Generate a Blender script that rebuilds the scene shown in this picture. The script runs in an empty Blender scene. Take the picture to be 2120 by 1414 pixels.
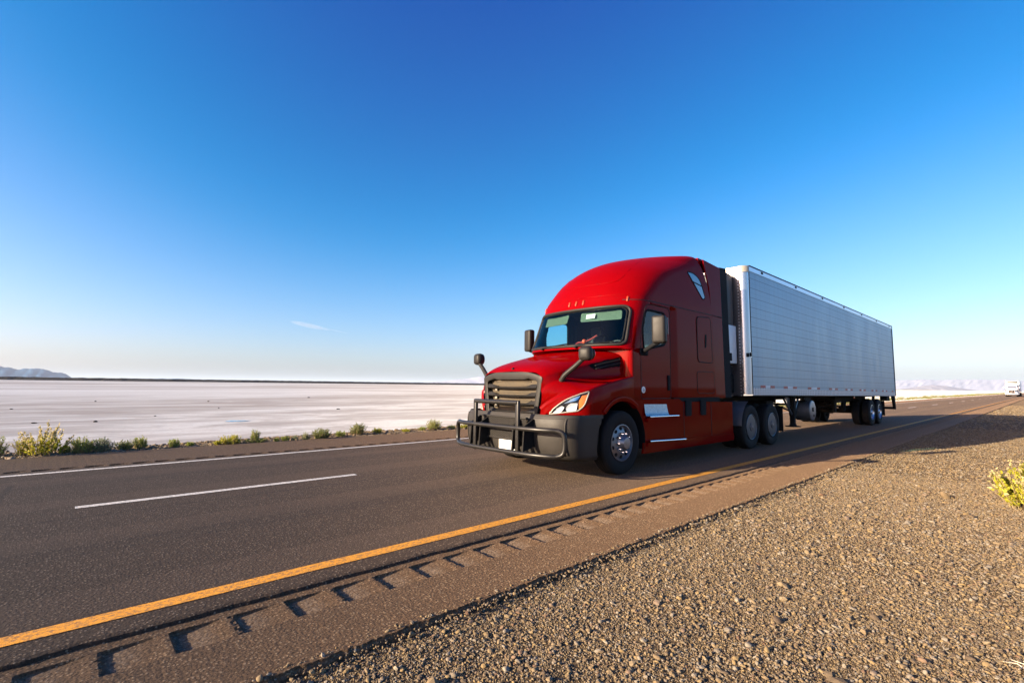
import bpy, bmesh, math, random
import numpy as np
from mathutils import Vector, Matrix, kdtree
R = math.radians
rng = np.random.default_rng(7)
random.seed(7)
scene = bpy.context.scene
COL = scene.collection

# ------------------------------------------------------------------ camera
cd = bpy.data.cameras.new("camera")
cam = bpy.data.objects.new("camera", cd); COL.objects.link(cam); scene.camera = cam
cd.sensor_width = 36; cd.lens = 36 * 1000 / 2120; cd.clip_start = 0.05; cd.clip_end = 150000
pitch, roll, th, CAMH = .091469, .010707, .832759, 1.40
f0 = Vector((math.cos(th), math.sin(th), 0)); r0 = Vector((math.sin(th), -math.cos(th), 0)); u0 = Vector((0, 0, 1))
fw = math.cos(pitch) * f0 + math.sin(pitch) * u0; up = -math.sin(pitch) * f0 + math.cos(pitch) * u0
rt = math.cos(roll) * r0 + math.sin(roll) * up; up2 = -math.sin(roll) * r0 + math.cos(roll) * up
cam.matrix_world = Matrix(((rt.x, up2.x, -fw.x, 0), (rt.y, up2.y, -fw.y, 0), (rt.z, up2.z, -fw.z, CAMH), (0, 0, 0, 1)))

# ------------------------------------------------------------------ light and sky
SUN_EL, SUN_AZ = 16.2, 17.8
sdir = Vector((-math.cos(R(SUN_AZ)) * math.cos(R(SUN_EL)), math.sin(R(SUN_AZ)) * math.cos(R(SUN_EL)), math.sin(R(SUN_EL))))
sl = bpy.data.lights.new("sun", 'SUN'); so = bpy.data.objects.new("sun", sl); COL.objects.link(so)
sl.energy = 5.0; sl.angle = R(0.5); sl.color = (1, .81, .57)
so.rotation_euler = sdir.to_track_quat('Z', 'Y').to_euler()
W = bpy.data.worlds.new("World"); scene.world = W; W.use_nodes = True
nt = W.node_tree
sk = nt.nodes.new('ShaderNodeTexSky'); sk.sky_type = 'NISHITA'; sk.sun_disc = False
sk.sun_elevation = R(SUN_EL); sk.sun_rotation = math.atan2(sdir.x, sdir.y)
sk.altitude = 1300; sk.air_density = 1.0; sk.dust_density = 5; sk.ozone_density = 3.0
hs = nt.nodes.new('ShaderNodeHueSaturation'); hs.inputs['Saturation'].default_value = 1.1
nt.links.new(sk.outputs[0], hs.inputs['Color'])     # clear, dry desert air: less grey veil in the blue
sp_ = nt.nodes.new('ShaderNodeSeparateXYZ'); nt.links.new(hs.outputs[0], sp_.inputs[0]); cb_ = nt.nodes.new('ShaderNodeCombineXYZ')
for ch, (veil, gain) in enumerate(((.73, 1.85), (.49, 1.36), (.06, 1.27))):
    ma = nt.nodes.new('ShaderNodeMath'); ma.operation = 'MULTIPLY_ADD'; nt.links.new(sp_.outputs[ch], ma.inputs[0]); ma.inputs[1].default_value = gain; ma.inputs[2].default_value = -veil * gain
    mx = nt.nodes.new('ShaderNodeMath'); mx.operation = 'SMOOTH_MAX'; nt.links.new(ma.outputs[0], mx.inputs[0]); mx.inputs[1].default_value = 0.; mx.inputs[2].default_value = .45
    nt.links.new(mx.outputs[0], cb_.inputs[ch])
c_ = cb_.outputs[0]
nt.links.new(c_, nt.nodes['Background'].inputs[0])
nt.nodes['Background'].inputs[1].default_value = .075
vs = scene.view_settings
vs.view_transform = 'Standard'; vs.look = 'None'; vs.exposure = 1.55; vs.gamma = 1
scene.render.engine = 'CYCLES'
cy = scene.cycles
cy.max_bounces = 8; cy.transparent_max_bounces = 16; cy.caustics_reflective = False; cy.caustics_refractive = False
cy.use_denoising = True

# ------------------------------------------------------------------ materials
class N:
    """small node-tree builder"""
    def __init__(s, name):
        s.m = bpy.data.materials.new(name); s.m.use_nodes = True; s.t = s.m.node_tree
        s.b = s.t.nodes['Principled BSDF']
        s.co = s.t.nodes.new('ShaderNodeTexCoord').outputs['Object']
    def n(s, typ, ins=None, **kw):
        x = s.t.nodes.new(typ)
        for k, v in kw.items(): setattr(x, k, v)
        for k, v in (ins or {}).items():
            if isinstance(v, bpy.types.NodeSocket): s.t.links.new(v, x.inputs[k])
            else: x.inputs[k].default_value = v
        return x
    def noise(s, scale, detail=4, rough=.55, stretch=None, co=None, dist=0):
        c = co or s.co
        if stretch: c = s.n('ShaderNodeMapping', {'Vector': c, 'Scale': stretch}).outputs[0]
        return s.n('ShaderNodeTexNoise', {'Vector': c, 'Scale': scale, 'Detail': detail, 'Roughness': rough, 'Distortion': dist}).outputs[0]
    def ramp(s, fac, stops, interp='LINEAR'):
        r = s.n('ShaderNodeValToRGB', {'Fac': fac}); cr = r.color_ramp; cr.interpolation = interp
        while len(cr.elements) < len(stops): cr.elements.new(.5)
        for e, (p, c) in zip(cr.elements, stops): e.position = p; e.color = (*c, 1) if len(c) == 3 else c
        return r.outputs[0]
    def mix(s, fac, a, b):
        x = s.n('ShaderNodeMix', data_type='RGBA')
        for k, v in ((0, fac), (6, a), (7, b)):
            if isinstance(v, bpy.types.NodeSocket): s.t.links.new(v, x.inputs[k])
            else: x.inputs[k].default_value = (*v, 1) if isinstance(v, tuple) else v
        return x.outputs[2]
    def math(s, op, a, b=0., c=0.):
        return s.n('ShaderNodeMath', {0: a, 1: b, 2: c}, operation=op).outputs[0]
    def sep(s, co=None):
        return s.n('ShaderNodeSeparateXYZ', {0: co or s.co}).outputs
    def bump(s, h, strength=.3, dist=.01):
        s.t.links.new(s.n('ShaderNodeBump', {'Height': h, 'Strength': strength, 'Distance': dist}).outputs[0], s.b.inputs['Normal'])
    def set(s, **kw):
        for k, v in kw.items():
            k = {'base': 'Base Color', 'rough': 'Roughness', 'metal': 'Metallic', 'coat': 'Coat Weight', 'coatr': 'Coat Roughness',
                 'spec': 'Specular IOR Level', 'trans': 'Transmission Weight', 'alpha': 'Alpha', 'sss': 'Subsurface Weight'}[k]
            if isinstance(v, bpy.types.NodeSocket): s.t.links.new(v, s.b.inputs[k])
            else: s.b.inputs[k].default_value = (*v, 1) if isinstance(v, tuple) else v
        return s

def simple(name, base, rough=.5, metal=0., var=.12, scale=6., coat=0., bump=0., spec=.5):
    k = N(name); f = k.noise(scale, 5)
    k.set(base=k.mix(f, tuple(c * (1 - var) for c in base), tuple(min(1, c * (1 + var)) for c in base)), metal=metal, coat=coat, spec=spec,
          rough=k.math('MULTIPLY_ADD', f, .16, max(.02, rough - .08)))
    if bump: k.bump(k.noise(scale * 30, 2), bump, .004)
    return k.m

M = {}
k = N('red_paint')
z = k.sep()[2]
dust = k.math('MULTIPLY', k.n('ShaderNodeMapRange', {0: z, 1: 1.5, 2: .3, 3: 0., 4: .16}).outputs[0], k.noise(5, 6, .65, (.35, 1, 1.6)))
f = k.noise(2.5, 4)
k.set(base=k.mix(dust, k.mix(f, (.165, .0004, .0008), (.190, .0006, .001)), (.07, .03, .022)), rough=k.math('MULTIPLY_ADD', dust, .6, .42), coat=.20,
      coatr=k.math('MULTIPLY_ADD', dust, .9, .04), spec=.0)
M['red'] = k.m
M['plastic'] = simple('charcoal_plastic', (.020, .0185, .017), .5, 0, .15, 9, bump=.06, spec=.22)
M['bumper'] = simple('grey_bumper_plastic', (.031, .028, .025), .5, 0, .12, 7, bump=.05, spec=.22)
M['tube'] = simple('bull_bar_coating', (.016, .015, .014), .36, 0, .15, 11, spec=.35)
M['black'] = simple('black_rubber', (.011, .012, .014), .7, 0, .3, 10, spec=.08)
M['seam'] = simple('dark_seam', (.012, .006, .007), .7, 0, .2, 10)
M['chassis'] = simple('sooty_steel', (.017, .016, .015), .75, 0, .4, 8, spec=.1)
M['interior'] = simple('dark_interior', (.012, .013, .016), .75, 0, .3, 5)
M['dash'] = simple('dashboard_vinyl', (.030, .036, .036), .5, 0, .3, 5)
M['visor'] = simple('visor_vinyl', (.055, .085, .058), .8, 0, .08, 8)
M['chrome'] = simple('chrome', (.75, .76, .78), .12, 1., .05, 6)
M['lampwhite'] = simple('lamp_reflector', (.85, .86, .88), .25, .4, .04, 9)
M['alu'] = simple('brushed_aluminium', (.50, .52, .55), .30, 1., .10, 14)
M['tread'] = simple('polished_tread_plate', (.22, .24, .27), .24, 1., .45, 26, bump=.4)
M['darkalu'] = simple('dull_wheel_metal', (.20, .21, .23), .38, .7, .18, 12)
M['cover'] = simple('grey_wheel_cover', (.055, .062, .074), .45, .2, .15, 8)
M['white'] = simple('white_enamel', (.78, .78, .76), .4, 0, .04, 5, coat=.3)
M['plate'] = simple('number_plate_white', (.80, .79, .75), .5, 0, .04, 9)
M['teal'] = simple('teal_sticker', (.03, .22, .25), .5)
M['redtape'] = simple('red_reflective_tape', (.38, .035, .028), .45, 0, .2, 9)
M['orange'] = simple('amber_lens', (.90, .24, .01), .25, 0, .08, 20, coat=.6)
M['marker'] = simple('amber_marker_lens', (.42, .05, .006), .3, 0, .08, 20, coat=.6)
M['radiator'] = simple('dusty_radiator', (.060, .045, .025), .75, 0, .6, 14)
M['beige'] = simple('beige_trim', (.34, .32, .27), .4, .2, .1, 9)
M['reefer'] = simple('reefer_dark_shell', (.035, .037, .040), .5, 0, .3, 5)
M['orn'] = simple('orange_ornament', (.50, .06, .015), .5)
M['ornred'] = simple('red_strap', (.22, .010, .008), .6)
k = N('tyre_rubber')
f = k.noise(7, 5); k.set(base=k.mix(f, (.008, .008, .009), (.018, .0165, .015)), rough=.8, spec=.2); k.bump(k.noise(60, 3), .1, .004)
M['tyre'] = k.m

def glass(name, tint, refl=1.0):
    k = N(name); t = k.t
    fr = k.math('MULTIPLY_ADD', k.math('POWER', k.n('ShaderNodeLayerWeight', {'Blend': .5}).outputs['Facing'], 5.), .9, .045)
    g = k.n('ShaderNodeBsdfGlossy', {'Roughness': .01}); tr = k.n('ShaderNodeBsdfTransparent', {'Color': (*tint, 1)})
    mx = k.n('ShaderNodeMixShader', {0: k.math('MULTIPLY', fr, refl), 1: tr.outputs[0], 2: g.outputs[0]})
    t.links.new(mx.outputs[0], t.nodes['Material Output'].inputs[0]); return k.m
M['glass'] = glass('tinted_windscreen_glass', (.74, .92, .92), .8)
M['doorglass'] = glass('tinted_door_glass', (.40, .76, .86))
M['lens'] = glass('clear_headlamp_lens', (.93, .95, .97))
k = N('dark_window_glass'); k.set(base=(.01, .03, .07), rough=.04, spec=.9, coat=1., coatr=.02); M['roofglass'] = k.m

k = N('trailer_side_sheet')     # riveted aluminium sheet: horizontal laps every 0.235 m, their gap shadow painted dark, rivet columns
X, Y, Z = k.sep()
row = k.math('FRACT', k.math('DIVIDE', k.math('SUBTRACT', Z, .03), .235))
lap_shade = k.math('ADD', k.math('LESS_THAN', row, .065), k.math('MULTIPLY', k.math('LESS_THAN', k.math('ABSOLUTE', k.math('SUBTRACT', row, .53)), .02), .35))
colf = k.math('ABSOLUTE', k.math('SUBTRACT', k.math('FRACT', k.math('DIVIDE', X, .305)), .5))
rz = k.math('ABSOLUTE', k.math('SUBTRACT', k.math('FRACT', k.math('DIVIDE', Z, .0588)), .5))
riv = k.math('MULTIPLY', k.math('LESS_THAN', colf, .05), k.math('LESS_THAN', rz, .22))
shv = k.math('LESS_THAN', k.math('ABSOLUTE', k.math('SUBTRACT', k.math('FRACT', k.math('DIVIDE', X, 1.23)), .5)), .006)
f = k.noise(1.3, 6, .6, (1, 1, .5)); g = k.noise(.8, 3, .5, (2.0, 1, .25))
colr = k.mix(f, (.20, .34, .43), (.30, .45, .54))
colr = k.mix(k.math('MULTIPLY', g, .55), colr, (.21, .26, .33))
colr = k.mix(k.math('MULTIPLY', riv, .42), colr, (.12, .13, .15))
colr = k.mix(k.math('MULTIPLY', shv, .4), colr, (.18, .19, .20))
colr = k.mix(k.math('MULTIPLY', lap_shade, .65), colr, (.06, .065, .075))
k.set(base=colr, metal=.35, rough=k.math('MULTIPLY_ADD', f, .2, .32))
k.bump(k.math('ADD', k.math('MULTIPLY', k.math('PINGPONG', k.math('DIVIDE', X, .41), .5), .5), k.noise(3, 3)), .25, .01)
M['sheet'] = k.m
k = N('slotted_rail')           # the lower rail with its logistic slots
X, Y, Z = k.sep()
sx = k.math('LESS_THAN', k.math('ABSOLUTE', k.math('SUBTRACT', k.math('FRACT', k.math('DIVIDE', X, .152)), .5)), .2)
szz = k.math('LESS_THAN', k.math('ABSOLUTE', k.math('SUBTRACT', k.math('FRACT', k.math('DIVIDE', Z, .055)), .5)), .2)
k.set(base=k.mix(k.math('MULTIPLY', sx, szz), k.mix(k.noise(4), (.46, .48, .50), (.58, .60, .62)), (.03, .03, .035)), metal=.3, rough=.45)
M['rail'] = k.m
k = N('polished_corner')
f = k.noise(2, 5, .6, (1, 1, .6)); k.set(base=k.mix(f, (.48, .51, .54), (.68, .70, .72)), metal=.9, rough=k.math('MULTIPLY_ADD', f, .22, .18)); M['corner'] = k.m
k = N('trailer_front_sheet')
X, Y, Z = k.sep()
riv = k.math('MULTIPLY', k.math('LESS_THAN', k.math('ABSOLUTE', k.math('SUBTRACT', k.math('FRACT', k.math('DIVIDE', Y, .2)), .5)), .07),
             k.math('LESS_THAN', k.math('ABSOLUTE', k.math('SUBTRACT', k.math('FRACT', k.math('DIVIDE', Z, .075)), .5)), .18))
k.set(base=k.mix(riv, k.mix(k.noise(3), (.20, .19, .19), (.30, .28, .28)), (.75, .75, .75)), rough=.38, metal=.85); M['front'] = k.m

def asphalt(name, a, b, spk, wear=0., mill=False):
    k = N(name)
    f = k.noise(.6, 6, .6, (.25, 1, 1)); g = k.noise(70, 4, .8); s = k.n('ShaderNodeTexVoronoi', {'Vector': k.co, 'Scale': 55.}).outputs
    col = k.mix(f, a, b)
    col = k.mix(k.ramp(g, [(.34, (0, 0, 0)), (.60, (1, 1, 1))]), tuple(c * .38 for c in a), col)
    sel = k.math('MULTIPLY', k.math('LESS_THAN', s[0], .34), k.math('GREATER_THAN', k.sep(s[1])[0], .62))
    col = k.mix(k.math('MULTIPLY', sel, .6), col, k.mix(k.sep(s[1])[1], spk, (.30, .22, .13)))
    if mill:
        zf = k.n('ShaderNodeMapRange', {0: k.sep()[2], 1: -.036, 2: -.044}).outputs[0]
        col = k.mix(k.math('MULTIPLY', k.math('MULTIPLY', zf, k.math('GREATER_THAN', k.sep()[2], -.058)), k.ramp(k.noise(38, 4, .8), [(.40, (0, 0, 0)), (.60, (.65, .65, .65))])), col, (.205, .155, .11))
    if wear:        # polished wheel tracks and a faint crack
        y = k.sep()[1]
        w1 = k.math('ABSOLUTE', k.math('SUBTRACT', k.math('PINGPONG', k.math('SUBTRACT', y, 3.3), 1.75), .9))
        col = k.mix(k.math('MULTIPLY', k.math('LESS_THAN', k.math('ADD', w1, k.math('MULTIPLY', f, .5)), .5), wear), col, tuple(c * 1.35 for c in b))
    if wear:        # oil darkening along the middle of each lane, a longitudinal joint and fine cracks
        x_, y_, _z = k.sep(); lc = k.math('ABSOLUTE', k.math('SUBTRACT', k.math('PINGPONG', k.math('SUBTRACT', y_, 3.86), 3.48), 1.74))
        col = k.mix(k.math('MULTIPLY', k.n('ShaderNodeMapRange', {0: lc, 1: .45, 2: 0., 3: 0., 4: .35}).outputs[0], k.noise(1.1, 4, .6, (.15, 1, 1))), col, (.018, .015, .014))
        jw = k.math('ABSOLUTE', k.math('SUBTRACT', y_, k.math('MULTIPLY_ADD', k.noise(1.3, 5, .7, (1, 0, 0)), .16, 6.72)))
        col = k.mix(k.math('MULTIPLY', k.math('LESS_THAN', jw, .009), .7), col, (.012, .011, .010))
        vc = k.n('ShaderNodeTexVoronoi', {'Vector': k.n('ShaderNodeMapping', {'Vector': k.co, 'Scale': (.10, .32, 1)}).outputs[0], 'Scale': 1.}, feature='DISTANCE_TO_EDGE').outputs[0]
        col = k.mix(k.math('MULTIPLY', k.math('LESS_THAN', k.math('ADD', vc, k.math('MULTIPLY', k.noise(9, 3), .012)), .0085), .5), col, (.02, .018, .016))
    k.set(base=col, rough=.9, spec=.2); k.b.inputs['Diffuse Roughness'].default_value = 1.
    k.bump(k.math('ADD', g, k.math('MULTIPLY', s[0], -.8)), .55, .008)
    return k.m
M['lane'] = asphalt('lane_asphalt', (.068, .046, .030), (.089, .060, .040), (.30, .23, .17), .25)
M['shoulder'] = asphalt('brown_shoulder_asphalt', (.122, .074, .040), (.162, .100, .054), (.40, .28, .17), 0., True)
def paint(name, col):
    k = N(name); w = k.ramp(k.noise(34, 6, .8), [(.47, (0, 0, 0)), (.60, (1, 1, 1))]); f = k.noise(5, 5, .7)
    k.set(base=k.mix(k.math('MULTIPLY', w, .70), k.mix(f, tuple(c * .70 for c in col), col), (.06, .05, .045)), rough=.8)
    k.bump(k.noise(140, 3, .7), .6, .006); return k.m
M['yellow'] = paint('worn_yellow_paint', (.80, .34, .012))
M['whitepaint'] = paint('worn_white_paint', (.70, .68, .63))
k = N('gravel_ground')
f = k.noise(90, 6, .75); g = k.noise(1.2, 5)
c = k.ramp(f, [(.25, (0.026, 0.018, 0.011)), (.45, (0.074, 0.050, 0.029)), (.62, (0.126, 0.090, 0.052)), (.8, (0.185, 0.147, 0.098))])
k.set(base=k.mix(k.math('MULTIPLY', g, .5), c, (0.100, 0.071, 0.040)), rough=.95, spec=.15); k.b.inputs['Diffuse Roughness'].default_value = 1.; k.bump(f, 1., .02); M['ground'] = k.m
k = N('pebbles')
rnd = k.n('ShaderNodeObjectInfo').outputs['Random']
c = k.ramp(rnd, [(0, (0.069, 0.050, 0.036)), (.12, (0.115, 0.085, 0.054)), (.3, (0.190, 0.136, 0.075)), (.5, (0.221, 0.166, 0.095)), (.68, (0.264, 0.181, 0.077)), (.8, (0.201, 0.177, 0.140)), (.9, (0.290, 0.253, 0.189)), (1, (0.158, 0.085, 0.050))])
k.set(base=k.mix(k.math('MULTIPLY', k.noise(3, 4), .5), c, (0.126, 0.091, 0.054)), rough=.85, spec=.25); M['pebble'] = k.m
k = N('salt_crust')
f1 = k.noise(.5, 6, .62, (.016, .036, 1), dist=.8); f2 = k.noise(1., 7, .68, (.10, .26, 1), dist=.5); f3 = k.noise(1.1, 6, .7, (.7, 1.2, 1)); f4 = k.noise(9, 4, .7, (.7, 1, 1))
far_ = k.n('ShaderNodeMapRange', {0: k.sep()[1], 1: 25., 2: 120.}).outputs[0]
c = k.ramp(f1, [(.38, (.34, .31, .275)), (.46, (.42, .40, .365)), (.52, (.56, .56, .525)), (.60, (.64, .645, .61))])
c = k.mix(k.math('MULTIPLY', k.math('SUBTRACT', 1., far_), .8), c, k.ramp(f2, [(.40, (.34, .315, .285)), (.49, (.43, .415, .375)), (.58, (.68, .685, .64))]))
c = k.mix(k.math('MULTIPLY', k.ramp(f3, [(.42, (0, 0, 0)), (.66, (1, 1, 1))]), .30), c, (.50, .42, .36))
c = k.mix(k.math('MULTIPLY', k.ramp(f4, [(.50, (0, 0, 0)), (.68, (1, 1, 1))]), .50), c, (.40, .34, .30))
k.set(base=c, rough=.95, spec=.1); k.b.inputs['Diffuse Roughness'].default_value = .5; k.bump(k.math('ADD', f3, k.math('MULTIPLY', f4, .5)), .55, .07); M['salt'] = k.m
k = N('embankment_rock')
f = k.noise(.35, 7, .75); k.set(base=k.ramp(f, [(.38, (.010, .009, .009)), (.60, (.026, .021, .018)), (.76, (.12, .09, .065))]), rough=.95); M['dike'] = k.m
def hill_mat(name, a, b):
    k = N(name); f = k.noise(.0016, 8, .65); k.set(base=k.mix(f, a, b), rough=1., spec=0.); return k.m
M['hill_haze_blue'] = hill_mat('haze_tinted_ridge_rock', (.022, .07, .16), (.06, .13, .25))  # rock tinted blue: distance haze put into its base colour
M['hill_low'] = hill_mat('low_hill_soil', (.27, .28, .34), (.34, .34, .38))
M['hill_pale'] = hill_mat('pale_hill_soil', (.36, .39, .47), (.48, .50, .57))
def leaf(name, a, b, c=None):
    k = N(name); f = k.noise(9, 3, .6); g = k.noise(60, 2)
    col = k.mix(f, a, b)
    if c: col = k.mix(k.math('GREATER_THAN', g, .60), col, c)
    k.set(base=col, rough=.6, spec=.3)
    tr = k.n('ShaderNodeBsdfTranslucent', {'Color': col}); mx = k.n('ShaderNodeMixShader', {0: .35, 1: k.b.outputs[0], 2: tr.outputs[0]})
    k.t.links.new(mx.outputs[0], k.t.nodes['Material Output'].inputs[0]); return k.m
M['leaf_green'] = leaf('olive_leaves', (0.176, 0.220, 0.039), (0.351, 0.386, 0.079))
M['leaf_dark'] = leaf('dark_olive_leaves', (0.105, 0.140, 0.035), (0.228, 0.263, 0.062))
M['leaf_grey'] = leaf('grey_green_leaves', (0.179, 0.211, 0.106), (0.325, 0.357, 0.195))
M['leaf_yellow'] = leaf('yellow_green_leaves', (0.215, 0.270, 0.022), (0.462, 0.407, 0.039), (0.605, 0.462, 0.055))
M['brush'] = leaf('dry_brush_leaves', (.15, .16, .028), (.25, .23, .05), (.30, .25, .09))
M['flower'] = leaf('straw_flowers', (.42, .36, .14), (.58, .50, .26))
M['stem'] = simple('dry_stem', (.26, .20, .10), .8)
M['twig'] = simple('bleached_twig', (.62, .52, .38), .8)
k = N('brine_water'); k.set(base=(.10, .24, .38), rough=.12, spec=.8); M['water'] = k.m

# ------------------------------------------------------------------ object helpers
ROOT = {}
def top(name, label, cat, loc=(0, 0, 0), group=None, kind=None, data=None):
    o = bpy.data.objects.new(name, data); COL.objects.link(o); o.location = loc
    if label: o['label'] = label
    if cat: o['category'] = cat
    if group: o['group'] = group
    if kind: o['kind'] = kind
    ROOT[o.name] = Vector(loc); return o
class MB:
    """collects verts and faces (world coordinates) and links them as ONE mesh object"""
    def __init__(s): s.v = []; s.f = []; s.n = 0
    def add(s, v, f):
        v = np.asarray(v, float).reshape(-1, 3); s.v.append(v); n = s.n
        s.f += [[i + n for i in q] for q in f]; s.n += len(v); return s
    def box(s, c, d, rot=None, bev=0.):
        """box centred c, full dims d, optional Matrix rot and chamfer"""
        hx, hy, hz = (x / 2 for x in d)
        if bev <= 0:
            v = np.array([(x, y, w) for x in (-hx, hx) for y in (-hy, hy) for w in (-hz, hz)])
            f = [(0, 1, 3, 2), (4, 6, 7, 5), (0, 4, 5, 1), (2, 3, 7, 6), (0, 2, 6, 4), (1, 5, 7, 3)]
        else:
            bm = bmesh.new(); bmesh.ops.create_cube(bm, size=1); bmesh.ops.scale(bm, vec=d, verts=bm.verts)
            bmesh.ops.bevel(bm, geom=bm.edges[:], offset=bev, segments=3, profile=.5, affect='EDGES')
            bm.verts.index_update(); v = np.array([q.co[:] for q in bm.verts]); f = [[q.index for q in p.verts] for p in bm.faces]; bm.free()
        if rot is not None: v = v @ np.array(rot.to_3x3()).T
        return s.add(v + np.array(c), f)
    def tube(s, pts, r, seg=10, closed=False, caps=True, flat=None):
        P = np.array(pts, float); n = len(P)
        rr = np.broadcast_to(np.asarray(r, float), (n,))
        T = np.roll(P, -1, 0) - np.roll(P, 1, 0) if closed else np.gradient(P, axis=0)
        T /= np.maximum(np.linalg.norm(T, axis=1)[:, None], 1e-9)
        u = np.cross(T[0], (0, 0, 1.) if abs(T[0][2]) < .9 else (1., 0, 0)); u /= np.linalg.norm(u)
        V = []
        for i in range(n):
            u = u - T[i] * (u @ T[i]); u /= np.linalg.norm(u); w = np.cross(T[i], u)
            for j in range(seg):
                a = 2 * math.pi * j / seg; V.append(P[i] + rr[i] * (math.cos(a) * u + math.sin(a) * w))
        F = []
        for i in range(n if closed else n - 1):
            for j in range(seg):
                a = i * seg + j; b = i * seg + (j + 1) % seg; c = ((i + 1) % n) * seg + (j + 1) % seg; d = ((i + 1) % n) * seg + j
                F.append((a, b, c, d))
        if caps and not closed: F += [list(range(seg))[::-1], [(n - 1) * seg + j for j in range(seg)]]
        return s.add(V, F)
    def lathe(s, prof, c, axis=(0, -1, 0), seg=40, cap=True):
        """prof (radius, distance along axis)"""
        A = Vector(axis).normalized(); U = A.orthogonal().normalized(); Wv = A.cross(U); V = []
        for r, d in prof:
            for j in range(seg):
                a = 2 * math.pi * j / seg; V.append(Vector(c) + A * d + r * (math.cos(a) * U + math.sin(a) * Wv))
        F = [(i * seg + j, i * seg + (j + 1) % seg, (i + 1) * seg + (j + 1) % seg, (i + 1) * seg + j) for i in range(len(prof) - 1) for j in range(seg)]
        if cap: F += [list(range(seg))[::-1], [(len(prof) - 1) * seg + j for j in range(seg)]]
        return s.add([q[:] for q in V], F)
    def prism(s, poly, a, b, plane='xz'):
        """extrude a 2-D polygon: xz -> along y from a to b, yz -> along x, xy -> along z"""
        n = len(poly)
        def p(q, t): return {'xz': (q[0], t, q[1]), 'yz': (t, q[0], q[1]), 'xy': (q[0], q[1], t)}[plane]
        V = [p(q, a) for q in poly] + [p(q, b) for q in poly]
        return s.add(V, [list(range(n))[::-1], list(range(n, 2 * n))] + [(i, (i + 1) % n, n + (i + 1) % n, n + i) for i in range(n)])
    def mesh(s, name, off=Vector((0, 0, 0))):
        v = np.vstack(s.v) - np.array(off[:]); me = bpy.data.meshes.new(name)
        me.from_pydata(v.tolist(), [], s.f); me.update(); return me
    def build(s, name, mat, parent=None, smooth=35, label=None, fixn=True):
        off = ROOT[parent.name] if parent else Vector((0, 0, 0))
        me = s.mesh(name, off)
        if fixn:
            bm = bmesh.new(); bm.from_mesh(me); bmesh.ops.recalc_face_normals(bm, faces=bm.faces); bm.to_mesh(me); bm.free()
        for m in (mat if isinstance(mat, (list, tuple)) else [mat]): me.materials.append(m)
        o = bpy.data.objects.new(name, me); COL.objects.link(o)
        if smooth:
            me.shade_smooth()
            if smooth < 180: me.set_sharp_from_angle(angle=R(smooth))
        if parent: o.parent = parent; ROOT[o.name] = off
        else: ROOT[o.name] = Vector((0, 0, 0))
        if label: o['label'] = label
        return o
def orient(o, c):
    """turn an open sheet so that its faces look away from the world point c"""
    me = o.data; off = ROOT[o.name]; c = Vector(c) - off
    if sum((p.center - c).dot(p.normal) * p.area for p in me.polygons) < 0: me.flip_normals()
    return o
def tag(o, label=None, cat=None, group=None, kind=None):
    for kk, v in (('label', label), ('category', cat), ('group', group), ('kind', kind)):
        if v: o[kk] = v
    return o
def rrect(pts, r, n=6):
    """round the corners of a polygon of 2-D points"""
    out = []; m = len(pts)
    for i in range(m):
        a, b, c = (np.array(pts[(i + d) % m], float) for d in (-1, 0, 1))
        ri = r[i] if isinstance(r, (list, tuple)) else r
        ri = min(ri, np.linalg.norm(a - b) * .48, np.linalg.norm(c - b) * .48)
        p = b + (a - b) / np.linalg.norm(a - b) * ri; q = b + (c - b) / np.linalg.norm(c - b) * ri
        for t in np.linspace(0, 1, n): out.append(tuple((1 - t) ** 2 * p + 2 * t * (1 - t) * b + t * t * q))
    return out
def dense(poly, step, closed=True):
    out = []; P = [np.array(p, float) for p in poly]
    for a, b in zip(P, P[1:] + (P[:1] if closed else [])):
        m = max(1, int(np.linalg.norm(b - a) / step))
        out += [a + (b - a) * t / m for t in range(m)]
    if not closed: out.append(P[-1])
    return np.array(out)
def inside(px, py, poly):
    px = np.asarray(px); c = np.zeros(px.shape, bool); n = len(poly)
    for i in range(n):
        x1, y1 = poly[i]; x2, y2 = poly[(i + 1) % n]
        if y1 == y2: continue
        m = ((y1 > py) != (y2 > py)) & (px < (x2 - x1) * (py - y1) / (y2 - y1) + x1); c ^= m
    return c
def crom(xs, ys, x):
    """smooth monotone-ish interpolation (finite-difference Hermite)"""
    xs = np.asarray(xs, float); ys = np.asarray(ys, float); d = np.diff(ys, axis=0) / np.diff(xs).reshape(-1, *([1] * (ys.ndim - 1)))
    m = np.concatenate([d[:1], (d[1:] + d[:-1]) / 2, d[-1:]]); m[1:-1][np.sign(d[1:]) != np.sign(d[:-1])] = 0
    x = np.asarray(x, float); i = np.clip(np.searchsorted(xs, x) - 1, 0, len(xs) - 2); h = xs[i + 1] - xs[i]; t = (x - xs[i]) / h
    sh = (-1,) + (1,) * (ys.ndim - 1); t = t.reshape(sh); h = h.reshape(sh)
    return ((2 * t**3 - 3 * t**2 + 1) * ys[i] + (t**3 - 2 * t**2 + t) * h * m[i] + (-2 * t**3 + 3 * t**2) * ys[i + 1] + (t**3 - t**2) * h * m[i + 1])
def grid_faces(nu, nv):
    i, j = np.meshgrid(np.arange(nu - 1), np.arange(nv - 1), indexing='ij'); a = (i * nv + j).ravel()
    return np.stack([a, a + nv, a + nv + 1, a + 1], 1)
def sub(V, F, mask):
    """compact the faces F[mask] with only the verts they use"""
    F = F[mask]; u, inv = np.unique(F, return_inverse=True); return V[u], inv.reshape(F.shape).tolist()

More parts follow.
